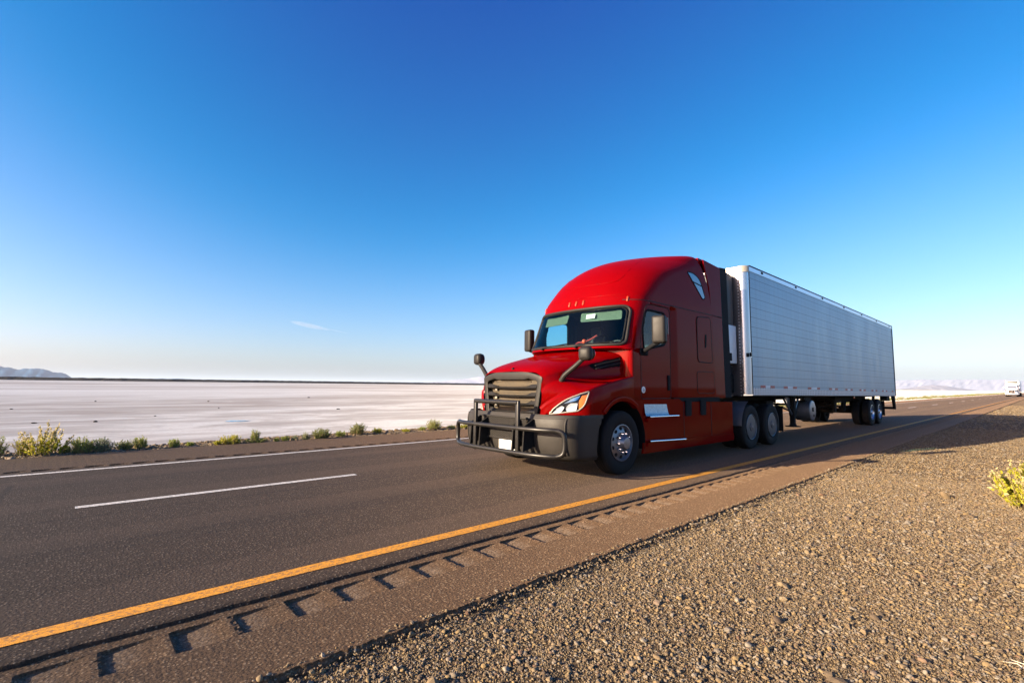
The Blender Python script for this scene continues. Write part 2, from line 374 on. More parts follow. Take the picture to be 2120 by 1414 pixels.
# ================================================================== THE SETTING
def sheet(name, xs, ys, zf, mat, kind='structure', smooth=True):
    Xg, Yg = np.meshgrid(xs, ys, indexing='ij'); Zg = zf(Xg, Yg)
    b = MB(); b.v = [np.stack([Xg, Yg, Zg], -1).reshape(-1, 3)]; b.f = grid_faces(len(xs), len(ys)).tolist()
    o = b.build(name, mat, smooth=180 if smooth else 0, fixn=False)
    me = o.data
    if me.polygons[0].normal.z < 0: me.flip_normals()
    return tag(o, kind=kind)
def wob(a, s=1.0, seed=0):
    r = np.random.default_rng(seed); out = np.zeros_like(np.asarray(a, float))
    for q in range(6):
        w = 2.2 ** q * s; out += np.sin(a * w * r.uniform(.8, 1.25) + r.uniform(0, 6.3)) / 1.7 ** q
    return out / 2.2
LANE0, LANE1, SH1 = 3.56, 10.60, 12.62
XEND = 2600
# carriageway (two lanes), raised a little above the near shoulder with a ragged edge
xs = np.concatenate([np.arange(-40, -3, 2.), np.arange(-3, 16, .03), np.arange(16, 60, .5), np.geomspace(60, XEND, 30)])
def lane_z(Xg, Yg):
    return np.where(Yg < LANE0 + .02, -.03, 0.0)
edge = LANE0 + .012 * wob(xs, 9, 1) + .006 * wob(xs, 40, 2)
b = MB(); rows = [(edge - .012, -.030), (edge, -.006), (edge + .03, 0), (np.full_like(xs, 7.), 0), (np.full_like(xs, LANE1), 0)]
V = np.stack([np.stack([xs, y, np.full_like(xs, zz)], -1) for y, zz in rows], 1).reshape(-1, 3)
b.v = [V]; b.f = grid_faces(len(xs), len(rows)).tolist(); o = b.build('road', M['lane'], smooth=0, fixn=False)
if o.data.polygons[0].normal.z < 0: o.data.flip_normals()
tag(o, kind='structure')
def pit_profile(x, pitch, x0, length, depth):
    u = ((x - x0) % pitch); t = u / length
    d = np.where(t < 1, np.minimum(1, t / .12) * np.clip(1.08 * (1 - t) ** .75, 0, 1), 0)
    return -depth * d
def shoulder(name, y0, y1, py0, py1, zbase, x0pit, edges):
    xs = np.concatenate([np.arange(-40, -2, 2.), np.arange(-2, 16, .0155), np.arange(16, 50, .05), np.geomspace(50.1, XEND, 30)])
    ys = np.unique(np.concatenate([np.linspace(y0, y1, 7), np.linspace(py0, py1, 25), [py0 - .004, py1 + .004, py0 - .03, py1 + .03]]))
    ys = np.concatenate([[ys[0]], ys, [ys[-1]]])
    Xg, Yg = np.meshgrid(xs, ys, indexing='ij')
    # individual pits: a little jitter of depth and edge
    idx = np.floor((Xg - x0pit) / .312); hsh = np.sin(idx * 12.9898) * 43758.5453; hsh = hsh - np.floor(hsh)
    lat = np.clip((Yg - py0) / .012, 0, 1) * np.clip((py1 - Yg) / .012, 0, 1)
    jag = .010 * wob(Yg * 60 + idx, 1, 5) + .010 * wob(Yg * 190 + idx * 3, 1, 6) + .012 * (hsh - .5)
    Z = zbase + pit_profile(Xg + jag, .312, x0pit, .275, .028) * lat * (.8 + .4 * hsh) * (Xg < 45)
    Z += .0016 * wob(Xg * 23 + Yg * 51, 1, 3) * (Xg < 16)
    for col, (dy, dz, on) in ((0, edges[0]), (-1, edges[1])):
        if on:
            Yg[:, col] += dy + .012 * wob(xs, 7, 11) + .014 * wob(xs, 31, 12) + .006 * wob(xs, 95, 14); Z[:, col] = dz
    Yg[:, 1] += (.010 * wob(xs, 7, 11) + .013 * wob(xs, 31, 12) + .006 * wob(xs, 95, 14)) * (edges[0][2]); Yg[:, -2] += .010 * wob(xs, 7, 13) * edges[1][2]
    b = MB(); b.v = [np.stack([Xg, Yg, Z], -1).reshape(-1, 3)]; b.f = grid_faces(len(xs), len(ys)).tolist()
    o = b.build(name, M['shoulder'], smooth=0, fixn=False)
    if o.data.polygons[len(o.data.polygons) // 2].normal.z < 0: o.data.flip_normals()
    return tag(o, kind='structure')
shoulder('near_road_shoulder', 2.63, 3.60, 3.17, 3.46, -.026, .20, ((-.03, -.11, 1), (0, 0, 0)))
shoulder('far_road_shoulder', 10.58, SH1, 10.67, 10.83, -.005, -.66, ((0, 0, 0), (.04, -.05, 1)))
def line(name, pts, w, mat, z=.004):
    xs = np.concatenate([np.arange(pts[0][0], 40, .5), np.geomspace(40, pts[-1][0], 40)]) if pts[-1][0] > 600 else np.linspace(pts[0][0], pts[-1][0], 30)
    yc = np.interp(xs, [p[0] for p in pts], [p[1] for p in pts]); b = MB()
    b.v = [np.stack([np.stack([xs, yc + d, np.full_like(xs, z)], -1) for d in (-w / 2, w / 2)], 1).reshape(-1, 3)]
    b.f = grid_faces(len(xs), 2).tolist(); o = b.build(name, mat, smooth=0, fixn=False)
    if o.data.polygons[0].normal.z < 0: o.data.flip_normals()
    return tag(o, kind='structure')
line('yellow_edge_line', [(-40, 3.84), (10, 3.85), (XEND, 3.90)], .135, M['yellow'])
line('white_edge_line', [(-40, 10.30), (-.6, 10.31), (7.5, 10.41), (60, 10.50), (XEND, 10.5)], .125, M['whitepaint'])
for x in [.134 + 12.19 * i for i in range(-2, 26)]:
    line('lane_dash_marking', [(x, 7.335), (x + 3.25, 7.30)], .12, M['whitepaint'])

# median: gravel ground with a fine relief near the road
xs = np.unique(np.concatenate([np.linspace(-40, -1, 14), np.arange(-1, 14, .035), np.arange(14, 40, .2), np.geomspace(40, XEND, 40)]))
ys = np.unique(np.concatenate([-np.geomspace(1, 400, 16), np.arange(-1, 2.72, .035), [2.72]]))
def gz(X, Y):
    n = .010 * wob(X * 1.3 + Y * .7, 1, 21) + .008 * wob(Y * 2.1 - X * .6, 1, 22) + .006 * wob(X * 7 + Y * 5, 1, 23) + .005 * wob(Y * 9 - X * 6, 1, 24)
    return -.070 + n * np.clip((2.75 - Y) / .3, .3, 1)
sheet('gravel_median', xs, ys, gz, M['ground'])

# salt flat with its long gentle rise, from the far verge to the horizon
def sz(X, Y):
    r = np.hypot(X, Y); near = np.clip((Y - 13.7) / 4.2, 0, 1)
    base = -.035 - .68 * near * near * (3 - 2 * near)
    return base + np.clip(Y - 30, 0, 3000) * .0033 - np.clip(-Y, 0, 1e9) * 0 + .02 * wob(X * .35 + Y * .2, 1, 31) * (r < 400)
xs = np.concatenate([-np.geomspace(60000, 20, 40), np.linspace(-18, 60, 120), np.geomspace(62, 70000, 60)])
ys = np.concatenate([[12.58], np.linspace(12.8, 18, 14), np.geomspace(18.5, 60000, 110)])
sheet('salt_flat', xs, ys, sz, M['salt'])
# land under and beyond the median, so the ground reaches the horizon all round
sheet('desert_ground', np.concatenate([-np.geomspace(60000, 50, 12), [0], np.geomspace(50, 70000, 12)]), -np.geomspace(60000, 300, 14),
      lambda X, Y: np.full_like(X, -.12), M['ground'])
# puddle of brine on the salt
a = np.linspace(0, 2 * math.pi, 40, endpoint=False)
pp = [(7.0 + (.50 + .2 * wob(np.array([q * 2]), 1, 41)[0]) * math.cos(q) * 1.25, 30.4 + (.42 + .22 * wob(np.array([q * 2]), 1, 42)[0]) * math.sin(q)) for q in a]
b = MB(); b.add([(x, y, float(sz(np.array(x), np.array(y))) + .02) for x, y in pp], [list(range(40))])
tag(b.build('brine_water', M['water'], smooth=0), kind='structure')
# crust ridges: thin raised lips of salt that throw the dark cracks
# embankment: long dark rock dike carrying the railway
xs = np.concatenate([np.arange(-6000, -600, 60.), np.arange(-600, 1500, 6.), np.arange(1500, 9000, 60.)])
prof = [(-14, -1.), (-9, 1.1), (-4, 3.2), (-1.5, 3.9), (3, 3.9), (12, -1.)]
rw = np.random.default_rng(4)
Vv = []
for x in xs:
    for y, zz in prof: Vv.append((x, 900 + y + rw.normal(0, .5), 2.25 + zz + rw.normal(0, .16)))
b = MB(); b.v = [np.array(Vv)]; b.f = grid_faces(len(xs), len(prof)).tolist(); tag(b.build('railway_embankment', M['dike'], smooth=0), kind='structure')

# far ridges: real heightfields, crest heights along azimuth (degrees from +Y towards +X)
def ridge(name, az, dist, depth, crest, mat, seed, rough=.6, z0=-20):
    """crest: [(azimuth deg, height m)]"""
    az = np.linspace(az[0], az[1], 260); hc = np.interp(az, [c[0] for c in crest], [c[1] for c in crest])
    nd = 26; t = np.linspace(-1, 1, nd); V = []; r = np.random.default_rng(seed)
    ph = [(r.uniform(.5, 2) * 1.9 ** q, r.uniform(-2, 2) * 1.5 ** q, r.uniform(0, 6.3)) for q in range(7)]
    for ai, h in zip(az, hc):
        for tt in t:
            d = dist + depth * tt; n = 0
            for q, (fa, fd, p) in enumerate(ph): n += abs(math.sin(ai * fa * 2.2 + tt * fd * 3 + p + n)) / 1.5 ** q
            n = n / 2.6 - .6
            e = max(0, 1 - abs(tt)) ** .9
            zz = h * e * (1 + rough * n * (1 - e * .8)) + z0 * (1 - e)
            a = R(ai); V.append((math.sin(a) * d, math.cos(a) * d, zz))
    b = MB(); b.v = [np.array(V)]; b.f = grid_faces(260, nd).tolist(); return tag(b.build(name, mat, smooth=60), kind='structure')
D1 = 12000
def el(px): return px / 1000 * D1 * 1.0
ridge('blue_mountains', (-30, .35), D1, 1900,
      [(a_, h_ * 12 / 22 * .66) for a_, h_ in [(-30, 300), (-22, 600), (-16, 600), (-10, 800), (-6, 650), (-4.3, 690), (-3.2, 540), (-2.85, 600), (-1.9, 610), (-1.5, 545), (-1.15, 455), (-.85, 415), (-.65, 440), (-.35, 385), (-.1, 250), (.2, 120), (.35, 20)]], M['hill_haze_blue'], 51)
ridge('distant_hills', (4, 20), 22000, 2000, [(4, 42), (6, 135), (8, 148), (10, 110), (13, 85), (20, 25)], M['hill_haze_blue'], 52)
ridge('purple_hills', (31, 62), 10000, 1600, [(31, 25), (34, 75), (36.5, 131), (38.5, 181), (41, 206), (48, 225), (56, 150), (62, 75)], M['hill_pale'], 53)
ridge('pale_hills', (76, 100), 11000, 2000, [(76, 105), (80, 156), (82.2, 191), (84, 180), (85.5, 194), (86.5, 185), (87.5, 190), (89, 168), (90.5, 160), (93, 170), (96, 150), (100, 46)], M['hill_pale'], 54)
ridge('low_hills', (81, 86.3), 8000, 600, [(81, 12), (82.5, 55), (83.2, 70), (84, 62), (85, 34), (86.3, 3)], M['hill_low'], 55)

# loose stones: far too many to count
def stone(seed, sub_=1):
    bm = bmesh.new(); bmesh.ops.create_icosphere(bm, subdivisions=sub_, radius=1); r = np.random.default_rng(seed)
    ax = r.uniform(.62, 1.25, 3); ax[2] = r.uniform(.45, .75); pl = [(Vector(r.normal(size=3)).normalized(), r.uniform(.55, .85)) for _ in range(6)]
    for v in bm.verts:
        c = v.co.copy()
        for n, d in pl:
            e = c.dot(n) - d
            if e > 0: c -= n * e * .85
        v.co = Vector((c.x * ax[0], c.y * ax[1], c.z * ax[2]))
    me = bpy.data.meshes.new('stone'); bm.to_mesh(me); bm.free(); me.materials.append(M['pebble'])
    if sub_ > 1: me.shade_smooth()
    return bpy.data.objects.new('stone', me)
protos = bpy.data.collections.new('stone_kinds')
for q in range(10): protos.objects.link(stone(100 + q, 1 if q < 6 else 2))
def scatter(name, P, S):
    n = len(P); me = bpy.data.meshes.new(name); me.from_pydata(P.tolist(), [], [])
    at = me.attributes.new('scl', 'FLOAT_VECTOR', 'POINT'); sc = np.stack([S * rng.uniform(.75, 1.5, n), S * rng.uniform(.7, 1.1, n), S * rng.uniform(.75, 1.4, n)], 1)
    at.data.foreach_set('vector', sc.ravel())
    at = me.attributes.new('rot', 'FLOAT_VECTOR', 'POINT'); rot = np.stack([rng.normal(0, .3, n), rng.normal(0, .3, n), rng.uniform(0, 6.28, n)], 1)
    at.data.foreach_set('vector', rot.ravel())
    o = bpy.data.objects.new(name, me); COL.objects.link(o); tag(o, kind='stuff')
    g = bpy.data.node_groups.new(name, 'GeometryNodeTree'); g.interface.new_socket('Geometry', in_out='INPUT', socket_type='NodeSocketGeometry'); g.interface.new_socket('Geometry', in_out='OUTPUT', socket_type='NodeSocketGeometry')
    gi = g.nodes.new('NodeGroupInput'); go = g.nodes.new('NodeGroupOutput'); ip = g.nodes.new('GeometryNodeInstanceOnPoints'); ci = g.nodes.new('GeometryNodeCollectionInfo')
    ci.inputs[0].default_value = protos; ci.inputs['Separate Children'].default_value = True; ci.inputs['Reset Children'].default_value = True
    def attr(nm):
        a = g.nodes.new('GeometryNodeInputNamedAttribute'); a.data_type = 'FLOAT_VECTOR'; a.inputs[0].default_value = nm; return a.outputs[0]
    L = g.links.new; L(gi.outputs[0], ip.inputs['Points']); L(ci.outputs[0], ip.inputs['Instance']); ip.inputs['Pick Instance'].default_value = True
    e2r = g.nodes.new('FunctionNodeEulerToRotation'); L(attr('rot'), e2r.inputs[0]); L(e2r.outputs[0], ip.inputs['Rotation']); L(attr('scl'), ip.inputs['Scale'])
    L(ip.outputs[0], go.inputs[0]); md = o.modifiers.new('stones', 'NODES'); md.node_group = g; return o
def spots(n, x0, x1, y0, y1): return np.stack([rng.uniform(x0, x1, n), rng.uniform(y0, y1, n)], 1)
A = [spots(int(4.5 * 3.3 * 17500), .3, 4.8, -.7, 2.60), spots(int(6 * 3.3 * 7400), 4.8, 10.8, -.7, 2.60), spots(int(15 * 3.3 * 900), 10.8, 26, -.7, 2.6), spots(9000, 26, 70, -.7, 2.6)]
S = [np.exp(rng.normal(math.log(.0034), .55, len(A[0]))), np.exp(rng.normal(math.log(.0048), .52, len(A[1]))), np.exp(rng.normal(math.log(.009), .4, len(A[2]))), np.exp(rng.normal(math.log(.02), .4, len(A[3])))]
B = [spots(3600, .3, 14, -.7, 2.55), spots(420, .3, 12, -.7, 2.5), spots(26, .6, 9, -.3, 2.3)]
S += [rng.uniform(.009, .018, 3600), rng.uniform(.014, .024, 420), rng.uniform(.026, .038, 26)]
P = np.concatenate(A + B); S = np.concatenate(S); keep = P[:, 1] < 2.60 + .025 * wob(P[:, 0], 9, 61); P, S = P[keep], S[keep]
Pe = spots(5200, .2, 22, 2.56, 2.69); Pe[:, 1] -= .05 * rng.uniform(0, 1, 5200) ** 3; Se = np.exp(rng.normal(math.log(.0065), .45, 5200))
Ze = np.where(Pe[:, 1] > 2.64, -.026, -.045)
scatter('gravel', np.vstack([np.column_stack([P, gz(P[:, 0], P[:, 1]) + S * .25]), np.column_stack([Pe, Ze + Se * .2])]), np.concatenate([S, Se]))
P = np.concatenate([spots(34000, -3, 14, 12.60, 13.95), spots(16000, 14, 60, 12.62, 13.9)]); S = np.exp(rng.normal(math.log(.015), .45, len(P)))
scatter('verge_gravel', np.column_stack([P, sz(P[:, 0], P[:, 1]) + S * .3]), S)

# a few dark clods on the salt
cl = [(-1.18, 33.6, .16), (1.1, 33.1, .20), (4.0, 37, .10), (9, 45, .14), (16.6, 39.6, .22), (-3, 50, .16), (2.0, 64, .2), (25, 70, .3), (11, 60, .2)]
cl_lab = ['dark flat rock on the salt beyond the gap before the flowering plant', 'small dark rock on the salt straight behind the tall flowering plant',
  'dark speck of rock on the salt behind the low dark shrub', 'tiny dark rock on the salt, between the brine puddle and the railway embankment', 'largest dark rock on the salt, on the truck side of the brine puddle',
  'faint far rock on the salt nearest the blue mountain ridge', 'far dark rock on the salt straight beyond the dense bright green shrub', 'distant dark rock on the salt close to where the truck grille begins', 'distant dark rock on the salt, farthest beyond the brine puddle']
for q, (x, y, s) in enumerate(cl):
    o = stone(300 + q, 2); o.name = 'salt_rock'; COL.objects.link(o); o.data.materials.clear(); o.data.materials.append(M['dike'])
    o.location = (x, y, float(sz(np.array(x), np.array(y))) + .03); o.scale = (s * .75, s * .6, s * .42); o.rotation_euler = (0, 0, q)
    tag(o, cl_lab[q], 'rock', 'dark rocks scattered on the salt flat')

# haze: the air itself
b = MB(); b.box((0, 0, 258), (150000, 150000, 564))
k = N('haze_air'); k.t.nodes.remove(k.b); pv = k.t.nodes.new('ShaderNodeVolumePrincipled')
pv.inputs['Color'].default_value = (.70, .86, 1, 1); pv.inputs['Density'].default_value = 3.0e-5; pv.inputs['Anisotropy'].default_value = .0
k.t.links.new(pv.outputs[0], k.t.nodes['Material Output'].inputs['Volume'])
tag(b.build('haze', k.m, smooth=0), kind='stuff')
# cloud: one thin streak of ice cloud high above
k = N('cloud_ice'); k.t.nodes.remove(k.b); pv = k.t.nodes.new('ShaderNodeVolumePrincipled')
pv.inputs['Color'].default_value = (1, 1, 1, 1); pv.inputs['Density'].default_value = .0007; pv.inputs['Anisotropy'].default_value = .2
k.t.links.new(pv.outputs[0], k.t.nodes['Material Output'].inputs['Volume'])
b = MB()
for (dx, dy, dz), L_, w_, t_, az in (((.3265, .938, .1105), 470, 220, 60, 98), ((.340, .934, .1088), 420, 220, 40, 99), ((.372, .922, .1035), 420, 120, 10, 101)):
    c = np.array((dx, dy, dz)); c = c / np.linalg.norm(c) * 15000
    bm = bmesh.new(); bmesh.ops.create_uvsphere(bm, u_segments=24, v_segments=14, radius=1); v = np.array([q.co[:] for q in bm.verts]); f = [[q.index for q in p.verts] for p in bm.faces]; bm.free()
    v *= (L_, w_, t_); t = R(0); a = R(90 - az); ca, sa = math.cos(a), math.sin(a)
    tilt = -.165; v[:, 2] += v[:, 0] * tilt
    v = np.stack([v[:, 0] * ca - v[:, 1] * sa, v[:, 0] * sa + v[:, 1] * ca, v[:, 2]], 1); b.add(v + c, f)
tag(b.build('cloud', k.m, smooth=180), kind='stuff')

b = None
# ================================================================== RED TRACTOR
YC = 5.92
T = top('semi_truck', 'red sleeper semi truck with black bull bar driving in the near lane', 'truck', (6.63, YC, 0))
def S(s, off): return YC + s * off          # s = -1 is the side towards the camera
# ---- cab surface: rounded plan curves stacked in height
SL = np.array([
 [1.17, 7.0, 1.205, .14, 4, 10.20], [2.03, 7.0, 1.205, .14, 4, 10.15], [2.07, 6.66, 1.205, .60, 2.5, 10.15], [2.80, 6.97, 1.20, .64, 2.5, 10.10],
 [2.95, 7.03, 1.20, .66, 2.5, 10.09], [3.05, 7.065, 1.20, .70, 2.5, 10.08], [3.25, 7.17, 1.193, .85, 2.4, 10.05], [3.45, 7.31, 1.182, 1.0, 2.3, 10.0],
 [3.65, 7.52, 1.170, 1.2, 2.2, 9.93], [3.80, 7.74, 1.155, 1.45, 2.1, 9.87], [3.95, 8.08, 1.135, 1.5, 2.0, 9.80], [4.05, 8.42, 1.11, 1.25, 2.0, 9.76],
 [4.12, 8.72, 1.08, .98, 2.0, 9.74], [4.17, 9.0, 1.03, .72, 2.0, 9.72], [4.205, 9.25, .95, .45, 2.0, 9.70], [4.22, 9.38, .82, .3, 2.0, 9.66], [4.225, 9.5, .4, .15, 2.0, 9.62]])
def slp(z): return np.array([np.interp(z, SL[:, 0], SL[:, c]) for c in range(1, 6)])
def slp_s(z):
    if z < 2.10: return slp(z)
    Q = SL[2:]; return np.array([float(crom(Q[:, 0], Q[:, c], np.array([z]))[0]) for c in range(1, 6)])
def front_x(yo, z):
    xf, w, bb, n, xr = slp_s(z); t = min(1, abs(yo) / w); return xf + bb * (1 - (1 - t ** n) ** (1 / n))
def plan(z, NN):
    xf, w, bb, n, xr = slp_s(z); ph = np.linspace(0, math.pi / 2, 160)
    y = w * np.sin(ph) ** (2 / n); x = xf + bb * (1 - np.cos(ph) ** (2 / n)); x[-1] = xf + bb
    X = np.r_[x, xr]; Y = np.r_[y, w]; s = np.r_[0, np.cumsum(np.hypot(np.diff(X), np.diff(Y)))]
    t = np.linspace(0, 1, NN); nose = s[-2]; ss = np.where(t < .42, t / .42 * nose, nose + (t - .42) / .58 * (s[-1] - nose))
    return np.interp(ss, s, X), np.interp(ss, s, Y)
zs_ = np.concatenate([np.arange(1.17, 2.03, .02), [2.03, 2.05, 2.07], np.arange(2.085, 3.5, .015), np.arange(3.5, 4.10, .02), np.linspace(4.10, 4.225, 16)])
NN = 170; rows = []
for z in zs_:
    X, Y = plan(z, NN); L_ = np.column_stack([X[::-1], YC - Y[::-1], np.full(NN, z)]); Rr = np.column_stack([X[1:], YC + Y[1:], np.full(NN - 1, z)])
    rows.append(np.vstack([L_, Rr]))
nv = 2 * NN - 1; CV = np.vstack(rows)
xr_ = CV[:, 0]; rec = np.clip((xr_ - 8.345) / .03, 0, 1) * np.clip((8.60 - xr_) / .22, 0, 1) * np.clip((2.935 - CV[:, 2]) / .05, 0, 1) * .05
CV[:, 1] -= np.sign(CV[:, 1] - YC) * np.where(np.abs(CV[:, 1] - YC) > 1.1, rec, 0)
CF = grid_faces(len(zs_), nv)
CC = CV[CF].mean(1); cx, cyo, cz = CC[:, 0], CC[:, 1] - YC, CC[:, 2]
sidef = (np.abs(cyo) > 1.10) & (cx > 7.15)
WS = rrect([(-1.125, 2.125), (1.125, 2.125), (1.075, 2.835), (-1.075, 2.835)], [.10, .10, .13, .13], 8)
frontf = (cx < 7.5) & ~((cx > 7.1) & (np.abs(cyo) > 1.19))
wsm = frontf & inside(cyo, cz, WS)
DW = rrect([(7.43, 2.06), (8.16, 2.19), (8.16, 2.78), (7.52, 2.79), (7.40, 2.42)], [.08, .10, .09, .12, .1], 7)
dwm = sidef & inside(cx, cz, DW)
DOOR = rrect([(7.33, 1.20), (8.32, 1.20), (8.33, 2.89), (7.52, 2.89), (7.33, 2.3)], [.05, .06, .12, .14, .2], 8)
drm = sidef & inside(cx, cz, DOOR) & ~dwm
RWp = rrect([(9.12, 3.745), (9.36, 3.765), (9.63, 3.68), (9.82, 3.29), (9.70, 3.24)], [.04, .12, .16, .06, .05], 7)
rwm = (np.abs(cyo) > .9) & inside(cx, cz, RWp)
roofm = cz > 2.955
def lining(mask):
    v, f = sub(CV, CF, mask); c = np.array((8.6, YC, 2.6)); d = v - c; v = c + d * np.array((.978, .965, .972)); return v, f
b = MB(); b.add(*sub(CV, CF, ~(wsm | dwm | drm | roofm)))
# back wall of the sleeper
X, Y = plan(1.17, NN); bw = [(10.19, YC - 1.2, 1.17), (10.19, YC + 1.2, 1.17), (10.09, YC + 1.2, 2.95), (10.09, YC - 1.2, 2.95)]; b.add(bw, [(0, 1, 2, 3)])
CAB = b.build('cab', M['red'], T, 40)
b = MB(); b.add(*lining(~(wsm | dwm) & (cz < 2.97) & (cz > 1.2))); b.box((8.9, YC, 2.96), (2.2, 2.25, .02)); b.box((8.6, YC, 1.22), (3.0, 2.25, .04)); b.box((9.3, YC, 2.1), (.05, 2.25, 1.75))
b.build('cab_lining', M['interior'], T, 40)
b = MB(); b.add(*sub(CV, CF, roofm & ~rwm)); v = CV[-nv:]; n0 = b.n; b.add(v, [list(range(nv))]); b.add([(9.7, YC - 1.1, 4.1), (9.7, YC + 1.1, 4.1), (10.08, YC + 1.19, 2.96), (10.08, YC - 1.19, 2.96)], [(0, 1, 2, 3)])
ROOF = b.build('roof_fairing', M['red'], T, 40)
for s in (-1, 1):
    hm = np.sign(cyo) == s
    b = MB(); v, f = sub(CV, CF, rwm & hm); v = v + np.array((0, s * .004, 0)); b.add(v, f); rw_ = b.build('roof_window', M['roofglass'], T, 40)
    def on_side(x, z, off=0): xf, w, bb, n, xr = slp_s(z); return (x, S(s, (w if x > xf + bb else w * (1 - max(0, (xf + bb - x) / bb) ** n) ** (1 / n)) + off), z)
    b = MB(); b.tube([on_side(x, z, -.002) for x, z in dense(RWp, .03)], .014, 8, True); b.tube([on_side(x, z, .006) for x, z in dense([(9.28, 3.575), (9.70, 3.53)], .05, False)], .010, 6); b.build('window_gasket', M['black'], rw_, 60)
    # door with its own window
    b = MB(); v, f = sub(CV, CF, drm & hm); b.add(v, f); DR = b.build('door', M['red'], T, 40)
    b = MB(); v, f = sub(CV, CF, dwm & hm); b.add(v - np.array((0, s * .012, 0)), f); orient(b.build('door_window', M['doorglass'], DR, 40, fixn=False), (7.9, YC, 2.4))
    b = MB(); b.tube([on_side(x, z, -.006) for x, z in dense(DW, .03)], .022, 8, True); b.build('window_gasket', M['black'], DR, 60)
    b = MB(); b.box((8.235, S(s, 1.212), 1.485), (.075, .03, .28), bev=.014); b.build('door_handle', M['black'], DR)
    b = MB(); b.lathe([(.058, 0), (.058, .008), (.045, .012), (.0, .012)], (7.40, S(s, 1.20), 1.355), (0, s, 0), 24, False); bd = b.build('door_badge', M['white'], DR)
    b = MB(); [b.box((7.40, S(s, 1.2135), 1.355 + dz), (w_, .003, .009)) for dz, w_ in ((.022, .04), (0, .06), (-.022, .04))]; b.build('badge_marking', M['chassis'], bd)
    b = MB(); b.tube([on_side(x, z, .0) for x, z in dense(DOOR, .03)], .0075, 6, True)
    b.tube([on_side(x, z, .0) for x, z in dense([(7.20, 2.955), (10.08, 2.955)], .05, False)], .008, 6)
    b.build('panel_seam', M['seam'], T, 60)
    # the concave strip behind the door and its top lip
    b = MB()
    b.box((8.0, S(s, 1.205), 2.915), (.66, .022, .03), bev=.009)
    b.build('door_drip_rail', M['red'], CAB)
    # sleeper hatches
    b = MB(); hp = rrect([(9.40, 1.925), (10.03, 1.925), (9.985, 2.885), (9.385, 2.85)], .10, 6); b.prism(hp, S(s, 1.20), S(s, 1.214)); HT = b.build('sleeper_hatch', M['red'], T, 30)
    b = MB(); b.tube([(x, S(s, 1.209), z) for x, z in dense(hp, .04)], .010, 6, True); b.build('hatch_seal', M['seam'], HT, 60)
    b = MB(); b.prism(rrect([(9.70, 2.23), (9.76, 2.23), (9.775, 2.51), (9.715, 2.51)], .028, 5), S(s, 1.21), S(s, 1.222)); b.build('hatch_handle', M['black'], HT)
    b = MB(); hp = rrect([(9.36, 1.29), (10.10, 1.29), (10.09, 1.735), (9.35, 1.725)], .08, 6); b.prism(hp, S(s, 1.20), S(s, 1.212)); HB = b.build('luggage_hatch', M['red'], T, 30)
    b = MB(); b.tube([(x, S(s, 1.208), z) for x, z in dense(hp, .04)], .007, 6, True); b.build('hatch_seal', M['seam'], HB, 60)
    # side extender: red panel leaning on, then the rubber flap
    b = MB()
    def ext(x0t, x1t, x0b, x1b, zt0, zt1, y_in, y_out):
        poly = [(x0b, 1.19), (x1b, 1.19), (x1t, zt1), (x0t, zt0), (10.11, 2.95)] if x0t < 10.2 else [(x0b, 1.19), (x1b, 1.19), (x1t, zt1), (x0t, zt0)]
        return poly
    pl = [(10.225, 1.19), (10.66, 1.19), (10.62, 4.08), (9.84, 4.135), (9.88, 3.95), (10.02, 3.55), (10.115, 2.95)]
    V = []
    for yi in (1.16, 1.19):
        for x, z in pl: V.append((x, S(s, yi - max(0, z - 3.6) ** 1.6 * .10), z))
    n = len(pl); b.add(V, [list(range(n)), list(range(n, 2 * n))] + [(i, (i + 1) % n, n + (i + 1) % n, n + i) for i in range(n)])
    EX = b.build('side_extender', M['red'], T, 25)
    b = MB(); b.tube([(10.14, S(s, 1.193), 2.955), (10.64, S(s, 1.193), 2.955)], .008, 6); b.build('panel_seam', M['seam'], EX)
    b = MB(); V = []
    for yi in (1.165, 1.185):
        for x, z in [(10.66, 1.19), (10.99, 1.19), (10.97, 4.13), (10.62, 4.10)]: V.append((x, S(s, yi - max(0, z - 3.6) ** 1.6 * .10), z))
    b.add(V, [(0, 1, 2, 3), (4, 5, 6, 7)] + [(i, (i + 1) % 4, 4 + (i + 1) % 4, 4 + i) for i in range(4)]); b.build('rubber_flap', M['black'], EX, 25)
b = MB(); b.prism([(9.72, 4.16), (10.05, 4.15), (10.6, 4.07), (10.6, 4.02), (9.72, 4.06)], YC - 1.1, YC + 1.1); b.build('roof_deck', M['red'], T, 30)
# embossed panel line low on the fairing and across the brow
b = MB()
b.tube([(front_x(y, 3.06) + .002, YC + y, 3.06) for y in np.linspace(-1.0, 1.0, 60)], .008, 6)
b.build('brow_lip', M['red'], ROOF, 60)
b = MB()
for s in (-1, 1):
    b.tube([(front_x(s * y, z) - .002, YC + s * y, z) for y, z in [(.62, 3.95), (.70, 3.8), (.75, 3.62), (.76, 3.45), (.72, 3.36), (.62, 3.33), (.4, 3.325), (.2, 3.325), (0, 3.325)]], .006, 6)
b.build('fairing_emboss', M['red'], ROOF, 60)
for y in (-1.0, -.17, 0, .17, 1.0):
    b = MB(); b.box((front_x(y, 2.965) + .005, YC + y, 2.965), (.05, .034, .10), Matrix.Rotation(R(18), 3, 'Y'), .012); b.build('marker_light', M['marker'], T)
